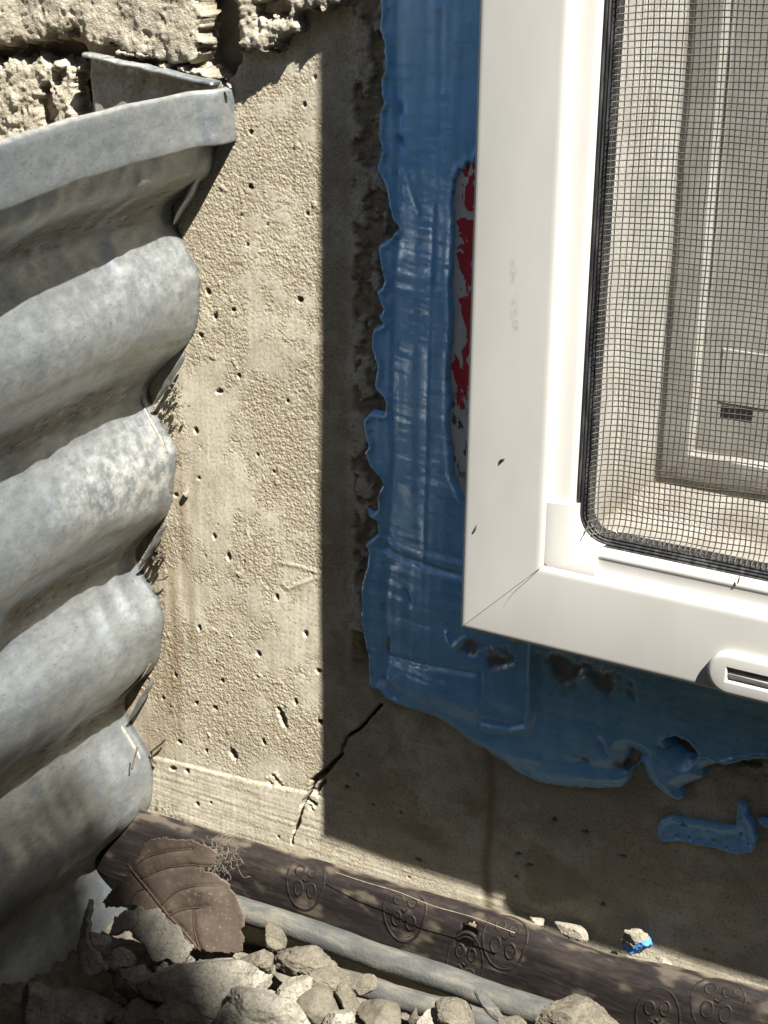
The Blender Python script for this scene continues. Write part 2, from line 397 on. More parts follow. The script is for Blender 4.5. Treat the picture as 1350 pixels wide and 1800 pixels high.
    # cracks running from the window corner
    for p, wd, dp in (([(668, 1240), (645, 1268), (628, 1285), (606, 1298), (600, 1325), (585, 1342), (566, 1362), (552, 1372), (545, 1392), (533, 1412), (528, 1440), (517, 1462), (514, 1482)], 3.6e-4, .0030),
                      ([(566, 1362), (572, 1372), (556, 1392)], 4e-4, .0018), ([(545, 1392), (541, 1404), (556, 1414)], 3.5e-4, .001)):
        pp = poly(p); wig = .0006*fbm2(X*330, Z*330, 3, 90)
        d = seg_dist(X + wig, Z + .7*wig, pp); wv = wd*(1 + .5*n2(Z*90, X*90, 93)) + (4e-4 if wd > 3.5e-4 and dp > .002 else 0)*np.exp(-((Z-at(570, 1362)[2])/.006)**2)
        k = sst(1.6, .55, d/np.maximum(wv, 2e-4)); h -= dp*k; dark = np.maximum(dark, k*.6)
    # chips knocked off by the crack and at the foot
    for cx, cy, r in ((487, 1372, 4.2e-3), (556, 1392, 2.6e-3), (548, 1420, 2e-3), (500, 1240, 1.6e-3)):
        q = at(cx, cy); d = np.hypot(X-q[0], (Z-q[2])*1.5)/r; h += .0005*sst(1.1, .5, d + .5*fbm2(X*400, Z*400, 3, 97))*fbm2(X*450, Z*450, 4, 99)
    # brown runs beside the steel well and damp blotches low down
    a = at(300, 1000); runs = sst(-.0585+.0, -.064, X + .0025*fbm2(X*60, Z*25, 3, 101) + (Z+.03)*-.10)*sst(.02, -.015, Z)*sst(-.102, -.094, Z)
    stain = np.maximum(stain, runs*np.clip(.35 + .5*fbm2(X*300, Z*25, 3, 103), 0, 1))
    vseam = np.exp(-((X - at(855, 1500)[0] - .001*fbm2(X*0, Z*60, 2, 104))/.0016)**2)*sst(-.055, -.065, Z); stain = np.maximum(stain, .75*vseam); h -= .0006*vseam
    stain = np.maximum(stain, sst(.25, .6, fbm2(X*35, Z*35, 4, 105))*.45*sst(-.04, -.06, Z)*sst(-.01, .01, X))
    pale = at(1250, 1590); d = np.hypot((X-pale[0])*1.0, (Z-pale[2])*.8); h += .0004*sst(.012, .009, d + .006*fbm2(X*90, Z*90, 3, 107))
    for cx, cy, r in ((285, 1422, 4e-3), (310, 1440, 4e-3), (300, 1435, 3e-3)):
        q = at(cx, cy); dark = np.maximum(dark, .8*sst(.1, .45, fbm2(X*500, Z*500, 3, 109))*sst(1.2, .6, np.hypot(X-q[0], (Z-q[2])*1.6)/r))
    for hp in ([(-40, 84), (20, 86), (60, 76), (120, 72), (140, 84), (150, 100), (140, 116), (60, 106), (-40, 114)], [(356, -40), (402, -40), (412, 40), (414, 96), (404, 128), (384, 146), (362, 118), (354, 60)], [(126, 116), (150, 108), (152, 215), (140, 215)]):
        k = sst(-.0008, .0006, sdf(X, Z, poly(hp, -.002)) + .0008*fbm2(X*300, Z*300, 3, 111)); h -= .005*k; dark = np.maximum(dark, .75*k)  # gaps round the stucco and flange: cut back, their shade painted into the colour
    keep = ~((X > OPX) & (Z > OPZ))
    h *= edge
    # the plain rest of the wall round the detailed part, with the opening left free
    x0, x1, z0, z1 = xs[0], xs[-1], zs[0], zs[-1]; B = 2.4; WX, WZ = .292, .37
    ec = []; eq = []
    def rect(a, b, c, d):
        k = len(ec); ec.extend([(a, 0, c), (b, 0, c), (b, 0, d), (a, 0, d)]); eq.append((k, k+1, k+2, k+3))
    rect(-B, x0, -1.0, 2.5); rect(x0, x1, -1.0, z0); rect(x1, B, -1.0, OPZ); rect(WX, B, OPZ, 2.5); rect(x0, OPX, z1, 2.5); rect(OPX, WX, WZ, 2.5)
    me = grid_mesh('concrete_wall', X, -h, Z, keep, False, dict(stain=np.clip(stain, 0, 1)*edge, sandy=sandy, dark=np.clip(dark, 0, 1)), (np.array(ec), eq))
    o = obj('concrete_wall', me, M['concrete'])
    # reveal of the opening, so that the wall has thickness
    rv = [(OPX, 0, OPZ), (OPX, 0, WZ), (OPX, .22, WZ), (OPX, .22, OPZ), (WX, 0, OPZ), (WX, .22, OPZ), (WX, 0, WZ), (WX, .22, WZ)]
    r = obj('opening_reveal', py_mesh('opening_reveal', rv, [(0, 1, 2, 3), (0, 3, 5, 4), (4, 5, 7, 6), (1, 6, 7, 2)]), M['concrete'], o, False)
    return tag(o, 'sandy tan concrete foundation wall, pitted and cracked below the window corner', 'wall')
wall = build_wall()

# ------------------------------------------------------------------ ground: soil in the well, level ground outside it
WA, WB, WXC = .20, .43, .142                      # plan of the steel well: an ellipse standing on the wall
def build_ground():
    xs = np.concatenate([np.linspace(-.16, .16, 230), np.linspace(.165, .92, 60)]); ys = np.concatenate([np.linspace(-.60, -.125, 50), np.linspace(-.122, .004, 110)])
    X, Y = np.meshgrid(xs, ys, indexing='ij')
    z = -.152 - .10*(Y+.02)*sst(.0, -.2, X)*sst(0, -.08, Y)*0 + .004*fbm2(X*30, Y*30, 3, 200) + .0022*fbm2(X*140, Y*140, 4, 203)
    z += .010*sst(-.02, -.09, Y)*sst(.02, -.08, X) - .012*sst(.04, .10, X)*sst(-.06, -.03, Y)
    o = obj('ground', grid_mesh('ground', X, Y, z), M['soil']); o['kind'] = 'structure'
    n = 96; V = []; Fc = []
    for i in range(n+1):
        t = math.pi*i/n; c, s = math.cos(t), math.sin(t)
        V += [(WXC - (WA+.012)*c, -(WB+.012)*s, .070 + .004*math.sin(i*1.7)), (WXC - 2*c, -2*s, .06), (WXC - 60*c, -60*s, .0)]
    for i in range(n):
        for k in (0, 1): Fc.append((3*i+k, 3*i+3+k, 3*i+4+k, 3*i+1+k))
    g = obj('ground', py_mesh('outer_ground', V, Fc), M['soil']); g['kind'] = 'structure'
build_ground()
def shade_fence(label, a, b, top, base=.03, wdt=.138, seed=0):  # fences added out of view to block sun and sky light
    a = Vector(a); b = Vector(b); d = b-a; n = max(1, int(d.length/wdt)); d.normalize(); side = Vector((-d.y, d.x, 0))
    root = empty('added_fence', (a.x, a.y, base)); tag(root, label, 'fence'); rs = np.random.RandomState(seed)
    fm = M['fence']; th = .02
    def brd(name, c0, c1, t, z0, z1, off=0):
        v = []
        for z in (z0, z1):
            for p, q in ((c0, 0), (c1, 0), (c1, t), (c0, t)): v.append(Vector((p.x, p.y, z)) + side*(q+off))
        return adopt(obj(name, py_mesh(name, v, [(3, 2, 1, 0), (4, 5, 6, 7), (0, 1, 5, 4), (1, 2, 6, 5), (2, 3, 7, 6), (3, 0, 4, 7)]), fm, None, False), root)
    for i in range(n): brd('board', a + d*(i*wdt), a + d*(i*wdt + wdt - .004), th, base, top + rs.uniform(-.004, .004) if i else top)
    for z in (base+.25, top-.25): brd('added_fence_rail', a, a + d*(n*wdt), .04, z, z+.09, .0205)
M['fence'] = mat_plain('dark_blocker_boards', (.075, .05, .032), .8, 40)
shade_fence('dark board fence added out of view beyond the steel well to shade its lower left', (.95, -.558, 0), (.95, -2.28, 0), 1.600)
shade_fence('dark board fence added out of view across the side yard to cut sky light', (-2.6, -2.3, 0), (3.2, -2.3, 0), 1.75, seed=4)
ev = obj('added_roof_eave', py_mesh('added_roof_eave', [(-2.4, 0, 2.50), (2.4, 0, 2.50), (2.4, -.55, 2.50), (-2.4, -.55, 2.50), (-2.4, 0, 2.85), (2.4, 0, 2.85), (2.4, -.55, 2.62), (-2.4, -.55, 2.62)],
         [(0, 1, 2, 3), (7, 6, 5, 4), (3, 2, 6, 7), (0, 3, 7, 4), (2, 1, 5, 6)]), M['fence'], None, False)  # overhang added out of view to hold back light from the sky
tag(ev, 'brown boxed roof eave added out of view above the window to cut sky light', 'eave')

# ------------------------------------------------------------------ stucco above the concrete
def stucco(name, pts, label, T=.0042, holes=(), rough=1.0, seed=0, extra_top=True, lumps=0.0):
    p = poly(pts, -T); lo = p.min(0) - .003; hi = p.max(0) + .003
    hi[1] = min(hi[1], .158); lo[0] = max(lo[0], -.150)
    xs = np.arange(lo[0], hi[0], .00042); zs = np.arange(lo[1], hi[1], .00042)
    X, Z = np.meshgrid(xs, zs, indexing='ij')
    s = sdf(X, Z, p)
    for hp in holes: s = np.minimum(s, -sdf(X, Z, poly(hp, -T)))
    s = s + .0011*fbm2(X*330, Z*330, 4, 300+seed, .6) + .0005*n2(X*1100, Z*1100, 305+seed)
    k = sst(-.0002, .0011, s)
    top = T + .0006*fbm2(X*90, Z*90, 3, 310+seed) + rough*(.00022*fbm2(X*420, Z*420, 4, 314+seed, .62) + .00020*fbm2(X*900, Z*900, 2, 317+seed)) + lumps*(.0011*np.maximum(0, fbm2(X*260, Z*260, 3, 320+seed)))
    top -= rough*.0006*sst(.42, .75, fbm2(X*300, Z*300, 3, 330+seed))
    top -= .0010*sst(.0035, .0, s)*(.5+.5*fbm2(X*200, Z*200, 2, 333))
    h = -.0012 + k*(top + .0012)
    me = grid_mesh(name, X, -h, Z, s > -.0009, False, dict(edge=1-sst(.3, 1, k)))
    o = obj(name, me, M['stucco']); return tag(o, label, 'stucco', 'broken stucco along the top of the wall')
T_ = .0042
gapx = [(350, -60), (352, 12), (360, 26), (352, 60), (358, 78), (350, 92), (346, 110), (334, 118), (318, 112), (300, 120), (270, 112), (262, 104), (240, 106), (205, 92), (198, 84), (160, 84), (147, 86), (143, 74), (138, 55), (127, 52),
        (118, 68), (104, 62), (84, 60), (78, 76), (64, 72), (52, 80), (30, 74), (14, 86), (0, 84), (-120, 96), (-120, -60)]
stucco('stucco_coat', gapx, 'wide sandy stucco field at the upper left, ragged along its bottom edge', .0052, rough=.75, seed=1)
stucco('stucco_coat', [(-120, 112), (-60, 108), (0, 110), (20, 98), (45, 104), (66, 97), (84, 108), (108, 104), (128, 112), (140, 112), (138, 128), (130, 148), (134, 176), (142, 206), (142, 340), (-120, 400)],
       'crumbly lower stucco patch left of the steel flange, behind the rim', .0036, holes=[[(74, 155), (82, 150), (90, 200), (88, 216), (70, 214), (68, 195)], [(92, 128), (110, 128), (106, 140), (95, 141)]], rough=1.1, seed=12, lumps=.8)
stucco('stucco_coat', [(402, -60), (398, 0), (410, 22), (413, 46), (418, 62), (412, 76), (418, 92), (440, 94), (458, 99), (470, 92), (488, 82), (492, 68), (510, 62), (523, 54), (524, 30), (532, 20), (545, 24), (566, 24), (580, 14), (602, 12), (604, -60)],
       'lumpy stucco chunk hanging over the concrete, with a dark hole', .0046, holes=[[(450, 8), (474, 0), (494, 12), (506, 16), (496, 26), (478, 24), (464, 34), (454, 26)]], rough=1.1, seed=23, lumps=.5)
stucco('stucco_coat', [(190, 92), (212, 84), (240, 88), (256, 98), (252, 106), (224, 104), (204, 100)], 'small tan stucco crumb wedged above the middle of the steel flange', .0058, rough=1.4, seed=31, lumps=.6)
stucco('stucco_coat', [(268, 112), (290, 104), (315, 116), (340, 118), (366, 128), (380, 140), (360, 146), (335, 138), (300, 128), (276, 122)], 'small tan stucco ridge sitting on the right end of the steel flange', .0046, rough=1.5, seed=35, lumps=.7)
# stucco carries on above the picture as a plain field
V = []; 
xs = np.linspace(-2.4, 2.4, 60); zs = np.linspace(.150, 2.5, 30); X, Z = np.meshgrid(xs, zs, indexing='ij')
uf = obj('stucco_coat', grid_mesh('upper_stucco', X, -.0040 - .0006*fbm2(X*3, Z*3, 2, 340), Z, (X < .0) | (X > .30) | (Z > .42), False, dict(edge=np.zeros_like(X))), M['stucco'])
tag(uf, 'sandy stucco of the house wall above the picture', 'stucco', 'broken stucco along the top of the wall')

# ------------------------------------------------------------------ galvanised window well
PITCHZ = .0513; ZR = .0477; AMP = .0060
def crest(z):
    return np.interp(z, [-.22, -.158, -.108, -.05, -.006, .053, .107, .13], [-.094, -.0865, -.0795, -.0725, -.0665, -.0565, -.0478, -.044])
def plan(t, z):
    """point of the well's mean line at ellipse angle t (0 at the left leg, pi at the right)"""
    k = .30 + .70*np.clip((z+.05)/.157, 0, 1)
    left = crest(z); far = 2*WXC - crest(z)*1.0
    mid = (left + far)/2; a = (far - left)/2
    c = np.cos(t); lin = np.abs(np.pi/2 - t)/(np.pi/2)
    cc = np.sign(c)*(1 - (1-np.abs(c))*np.where(np.abs(c) > .9, k + (1-k)*sst(.97, .9, np.abs(c)), 1))
    return mid - a*cc + .0085*k*np.minimum((WB*np.sin(t)/.108)**2, 3.0)*sst(1.2, .3, t), -WB*np.sin(t)
def corr(z, near=1.0):
    v = (1 - np.cos(2*np.pi*(z-ZR)/PITCHZ))/2
    zt = .0885; zv = ZR + PITCHZ/2; u = np.clip((zt - z)/(zt - zv), 0, 1); vt = (1 - np.cos(np.pi*u))/2   # the topmost ridge is a flat hem
    v = np.where(z > zv, vt, v)
    return -2*AMP*v**(1 + .9*near)
def build_well():
    root = empty('window_well', (-.06, -.05, -.15))
    tag(root, 'galvanised corrugated steel window well curving away from the wall', 'window well')
    ts = np.concatenate([[0, .004, .008, .013], np.linspace(.018, .40, 150), np.linspace(.42, math.pi, 120)])
    zs = np.arange(-.215, .0955, .00075)
    Tt, Z = np.meshgrid(ts, zs, indexing='ij'); X, Y = plan(Tt, Z)
    nx = np.cos(Tt)*1.0; ny = -np.sin(Tt)*-1.0              # inward normal: +x at the left leg, towards +y in front
    near = np.exp(-((Tt)/.13)**2)
    cz = corr(Z + .0006*fbm2(Tt*9, Z*12, 2, 400), .12 + .45*np.exp(-(Tt/.05)**2))
    dent = -.0011*fbm2(Tt*14, Z*26, 3, 404) - near*.0016*np.abs(n2(Tt*40, Z*40, 408))
    # the ridges pinch up where the sheet has been cut and folded at the wall
    X = X + nx*(cz + dent); Y = Y + ny*(cz + dent)
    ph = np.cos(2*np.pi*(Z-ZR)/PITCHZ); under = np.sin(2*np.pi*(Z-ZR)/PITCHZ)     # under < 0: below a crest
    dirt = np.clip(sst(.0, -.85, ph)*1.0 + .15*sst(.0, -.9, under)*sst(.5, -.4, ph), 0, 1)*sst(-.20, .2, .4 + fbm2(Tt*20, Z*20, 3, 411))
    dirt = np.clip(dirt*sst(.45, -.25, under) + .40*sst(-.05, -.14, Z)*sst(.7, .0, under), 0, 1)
    mort = sst(.055, .0, np.hypot((Tt-.035)*.47, (Z+.002)*1.2))*sst(.022, -.002, np.abs(Z-.001)) + .22*near
    mort = np.clip(mort*1.2, 0, 1)*sst(.09, -.02, np.abs(Z+.0)) + .5*near*sst(.03, .06, Z)*.6
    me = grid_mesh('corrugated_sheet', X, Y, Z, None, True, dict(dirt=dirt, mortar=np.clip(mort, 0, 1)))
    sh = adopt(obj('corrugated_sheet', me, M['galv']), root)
    sm = sh.modifiers.new('thick', 'SOLIDIFY'); sm.thickness = .0009; sm.offset = -1
    # flat band along the top, with a turned rim
    vs = np.array([.0928, .0929, .0934, .095, .098, .101, .104, .1056, .1063, .1066, .1064, .1056, .104])
    off = np.array([-.0002, .0011, .0013, .0012, .0010, .0009, .0008, .0007, .0004, -.0004, -.0013, -.0016, -.0017])
    ts2 = np.concatenate([np.linspace(0, .42, 160), np.linspace(.43, math.pi, 120)])
    Tt, K = np.meshgrid(ts2, np.arange(len(vs)), indexing='ij'); Zb = vs[K]
    zb = Zb + .0042*sst(.06, .0, Tt)*0 - .0012*sst(.2, .0, Tt)*0
    Xb, Yb = plan(Tt, np.full_like(Zb, .101)); o_ = off[K] + .0006*fbm2(Tt*13, Zb*0, 2, 420)
    flare = .0030*sst(.034, .012, Tt)
    Xb = Xb + np.cos(Tt)*(o_+flare); Yb = Yb + np.sin(Tt)*o_
    zb = zb + .0004*fbm2(Tt*18, Zb*0, 2, 423)
    z = np.zeros_like(zb)
    dust = .5*sst(.1050, .1066, Zb)
    me = grid_mesh('top_band', Xb, Yb, zb, None, True, dict(dirt=dust*.8, mortar=np.clip(.25*sst(.12, .0, Tt)+dust*.5, 0, 1)))
    adopt(obj('top_band', me, M['galv']), root)
    # end cap of the band where it is folded round at the wall
    # flange: a plate against the wall behind the sheet, with a lip along its top
    fl = at(143, 96, -.008); fr = at(372, 148, -.008); fbx = at(152, 208, -.0035)
    u = np.linspace(0, 1, 60); prof = [(-.0078, -.0006), (-.0081, -.0001), (-.0078, .0003), (-.0070, .0005), (-.0040, .0004), (-.0034, .0), (-.0033, -.002), (-.0032, -.006)] + [(-.0034, -k) for k in np.arange(.010, .30, .004)]
    U, K = np.meshgrid(u, np.arange(len(prof)), indexing='ij'); pf = np.array(prof)
    Xf = fl[0] + (fr[0]-fl[0])*U; Xr = 0; Zf = fl[2] + (fr[2]-fl[2])*U + pf[K][..., 1]; Yf = pf[K][..., 0]*1.0
    low = np.clip((fl[2]-Zf)/.3, 0, 1); Xr = np.minimum(crest(Zf) + corr(Zf) - .0015, fr[0]); wide = np.where(K < 9, 1, .6)
    Xf = np.where(K < 7, Xf, fl[0] - .05*low + (Xr - fl[0] + .05*low)*U) + .0035*sst(0, .02, fl[2]-Zf)*(1-U)
    Yf = Yf + .0005*fbm2(U*6, Zf*60, 2, 430); Zf = Zf + np.where(K < 5, .00022*fbm2(U*9, K*.0, 3, 433), 0)
    top = (K < 5)*1.0
    me = grid_mesh('wall_flange', Xf, Yf, Zf, None, True, dict(dirt=np.clip(.9*(1-top), 0, 1), mortar=top*.9*sst(1.1, .2, U)))
    f_ = adopt(obj('wall_flange', me, M['galv']), root)
    sm = f_.modifiers.new('thick', 'SOLIDIFY'); sm.thickness = .0010; sm.offset = 1
    # folded webs that close each hollow of the sheet at the wall
    for zc in (ZR + PITCHZ*.5, ZR - PITCHZ*.5, ZR - PITCHZ*1.5, ZR - PITCHZ*2.5, ZR - PITCHZ*3.5):
        V, K = np.meshgrid(np.linspace(0, 1, 26), np.arange(11), indexing='ij'); ang = 2*np.pi*K/10; rr = np.sin(np.pi*np.clip(V*.98+.01, 0, 1))**.5
        Zw = zc + .0130 - V*.0165; Xw = crest(Zw) - .0014 - .0078*V**1.1 + rr*.0013*np.cos(ang) + .0004*n2(V*4, K*0 + zc*99, 440); Yw = -.0030 - rr*.0020*np.sin(ang); Zw = Zw + rr*.0010*np.cos(ang)
        adopt(obj('folded_web', grid_mesh('folded_web', Xw, Yw, Zw, None, False, dict(dirt=.1+0*V, mortar=.2+0*V)), M['galv']), root)
    return root
well = build_well()

# ------------------------------------------------------------------ the window
D = .030; X0, Z0 = .038, -.0126; X1, Z1 = .300, .362
window = empty('basement_window', (X0, -.01, Z0))
tag(window, 'white vinyl basement window with insect screen set proud of the wall', 'window')
def member(name, side, prof, mat, parent=None, gap=.00008, seg=2, rc=0):
    """one length of a rectangular frame, mitred at both ends; prof = (inset, y)"""
    V = []; Fc = []; n = len(prof)
    for k in range(seg):
        t = k/(seg-1)
        for u, y in prof:
            if side == 'left': p = (X0+u, y, (Z0+u+gap)*(1-t) + (Z1-u-gap)*t)
            elif side == 'right': p = (X1-u, y, (Z0+u+gap)*(1-t) + (Z1-u-gap)*t)
            elif side == 'bottom': p = ((X0+u+gap)*(1-t) + (X1-u-gap)*t, y, Z0+u)
            else: p = ((X0+u+gap)*(1-t) + (X1-u-gap)*t, y, Z1-u)
            V.append(p)
    fl = side in ('left', 'top')
    for k in range(seg-1):
        for i in range(n-1):
            q = (k*n+i, k*n+i+1, (k+1)*n+i+1, (k+1)*n+i); Fc.append(q[::-1] if fl else q)
    o = obj(name, py_mesh(name, V, Fc), mat, None, True)
    for p in o.data.polygons: p.use_smooth = True
    o.data.set_sharp_from_angle(angle=math.radians(38))
    return adopt(o, parent or window)
def rnd(a, b, r, n=4):
    pass
face = [(.0006, .012), (0, .010), (0, -D+.0010), (.00012, -D+.00055), (.0004, -D+.00022), (.0009, -D+.00005), (.0016, -D), (.0189, -D+.0001)]
stile = face + [(.0196, -D+.0002), (.0200, -D+.0003), (.0206, -D+.0008), (.0216, -D+.0019), (.0226, -D+.0024), (.0240, -D+.0029), (.0252, -D+.0032), (.0258, -D+.0036), (.0268, -D+.0046), (.0276, -D+.0056), (.0279, -D+.0064), (.0279, -.004), (.0279, .006)]
rail = face + [(.0196, -D+.0002), (.0200, -D+.0003), (.0207, -D+.0010), (.0213, -D+.0022), (.0217, -D+.0026), (.0222, -D+.0027), (.0245, -D+.0027), (.0248, -D+.0026), (.0251, -D+.0025), (.0258, -D+.0027), (.0268, -D+.0037), (.0276, -D+.0052), (.0279, -D+.0064), (.0279, -.004), (.0279, .006)]
st = member('frame_stile', 'left', stile, M['vinyl']); member('frame_stile', 'right', stile, M['vinyl'])
rl = member('frame_rail', 'bottom', rail, M['vinyl']); member('frame_rail', 'top', rail, M['vinyl'])
# corner block that fills the channel at the lower left
def corner_block():
    r = .0070; n = 14; V = []; Fc = []
    # smooth slope between an outer square corner and the inner rounded corner
    ui, uo = .0278, .0206; L = .0150
    path_o = [(uo, L)] + [(uo, uo + .0012)]*1 + [(uo + .0012, uo)] + [(L + .0125, uo)]
    outer = []; inner = []
    for i in range(n+1):
        t = i/n; a = math.pi + t*math.pi/2
        cx = cz = ui + r
        inner.append((cx + r*math.cos(a), cz + r*math.sin(a)))
        k = .0020; oc = uo + k; outer.append((oc + k*math.cos(a), oc + k*math.sin(a)))
    inner = [(ui, .0365)] + inner + [(.0335, ui)]; outer = [(uo, .0365)] + outer + [(.0335, uo)]
    rows = [(0, -D+.0010), (.12, -D+.0010), (.3, -D+.0014), (.7, -D+.0021), (.88, -D+.0030), (.96, -D+.0042), (1.0, -D+.0058), (1.0, -D+.0090)]
    m = len(rows)
    for (ox, oz), (ix, iz) in zip(outer, inner):
        for s, y in rows: V.append((X0 + ox*(1-s) + ix*s, y, Z0 + oz*(1-s) + iz*s))
    for i in range(len(inner)-1):
        for k in range(m-1): Fc.append((i*m+k, i*m+k+1, (i+1)*m+k+1, (i+1)*m+k)[::-1])
    for base, fl in ((0, False), ((len(inner)-1)*m, True)):        # ends standing on the channel
        b0 = len(V)
        for s, y in rows:
            p = V[base + rows.index((s, y))]; V.append((p[0], -D+.0075, p[2]))
        for k in range(m-1):
            q = (base+k, base+k+1, b0+k+1, b0+k); Fc.append(q if fl else q[::-1])
    o = obj('corner_block', py_mesh('corner_block', V, Fc), M['vinyl']); o.data.set_sharp_from_angle(angle=math.radians(50)); return adopt(o, window)
corner_block()
# gasket: ribbed black rubber in a rounded rectangle
def rrect(u, r, n=12):
    pts = []
    for cx, cz, a0 in ((X0+u+r, Z0+u+r, math.pi), (X1-u-r, Z0+u+r, 1.5*math.pi), (X1-u-r, Z1-u-r, 0), (X0+u+r, Z1-u-r, .5*math.pi)):
        for i in range(n+1): a = a0 + i/n*math.pi/2; pts.append((cx + r*math.cos(a), cz + r*math.sin(a)))
    return pts
def gasket():
    pr = []
    for k in range(4):
        for j in range(6):
            a = math.pi*j/5; pr.append((.0268 + k*.00062 + .00031*(1-math.cos(a)), -D + .0046 + k*.0004 - .00042*math.sin(a)))
    pr += [(.0295, -D+.0072), (.0296, -D+.0085)]
    V = []; Fc = []; n = len(pr); L = None
    for u, y in pr:
        ring = rrect(u, max(.0012, .0078 - (u-.0268))); L = len(ring)
        V += [(x, y, z) for x, z in ring]
    for i in range(n-1):
        for k in range(L): Fc.append((i*L+k, i*L+(k+1) % L, (i+1)*L+(k+1) % L, (i+1)*L+k))
    o = obj('rubber_gasket', py_mesh('rubber_gasket', V, Fc), M['rubber']); return adopt(o, window)
gasket()
# insect screen: two layers of crossing wires
def screen():
    px, pz = .00128, .00136; r = .000140; xa, xb, za, zb = X0+.0296, X1-.0296, Z0+.0296, Z1-.0296
    rs = np.random.RandomState(11)
    def ysurf(x, z, a):
        e = min(x-xa, xb-x); f = min(z-za, zb-z)
        y = -.0215 - .0042*math.exp(-max(e, 0)/.0022) - .0030*math.exp(-max(f, 0)/.0016)
        return y + .0004*math.sin(x*95+z*60) + .0003*math.sin(z*170) + a
    V = []; Fc = []
    def wire(pts):
        b0 = len(V)
        for i, p in enumerate(pts):
            q = pts[min(i+1, len(pts)-1)]; o = pts[max(i-1, 0)]
            horiz = abs(q[0]-o[0]) > abs(q[2]-o[2])
            for du, dy in ((-r, 0), (0, -.00004), (r, 0), (0, .00004)):
                V.append((p[0], p[1]+dy, p[2]+du) if horiz else (p[0]+du, p[1]+dy, p[2]))
        for i in range(len(pts)-1):
            for k in range(4):
                a = b0+i*4+k; b = b0+i*4+(k+1) % 4; Fc.append((a, b, b+4, a+4))
    def steps(a, b, fine_to, fine, coarse):
        out = [a]
        while out[-1] < b: out.append(min(b, out[-1] + (fine if out[-1] < fine_to else coarse)))
        return out
    xv = xa + .0003
    while xv < xb:
        dense = xv < .135
        pts = []
        for z in steps(za, zb, za+.004, .0007, .004):
            x = xv + .00012*math.sin(z*110 + xv*300) + .00006*math.sin(z*420+xv*900)
            pts.append((x, ysurf(x, z, .00004), z))
        wire(pts); xv += px*(1+.05*rs.randn()*(1))
    SK = .055; zv = za - .03
    while zv < zb:
        pts = []
        for x in steps(xa, xb, xa+.008, .0007, .004):
            z = zv + SK*(x-xa)*min(1.15, 1-.0*(zv)) + .00018*math.sin(x*130 + zv*210) + .0001*math.sin(x*430+zv*55)
            if za <= z <= zb: pts.append((x, ysurf(x, z, -.00004), z))
        if len(pts) > 1: wire(pts)
        zv += pz*(1+.05*rs.randn())
    o = obj('insect_screen', py_mesh('insect_screen', V, Fc), M['wire']); o['kind'] = 'stuff'; return adopt(o, window)
screen()
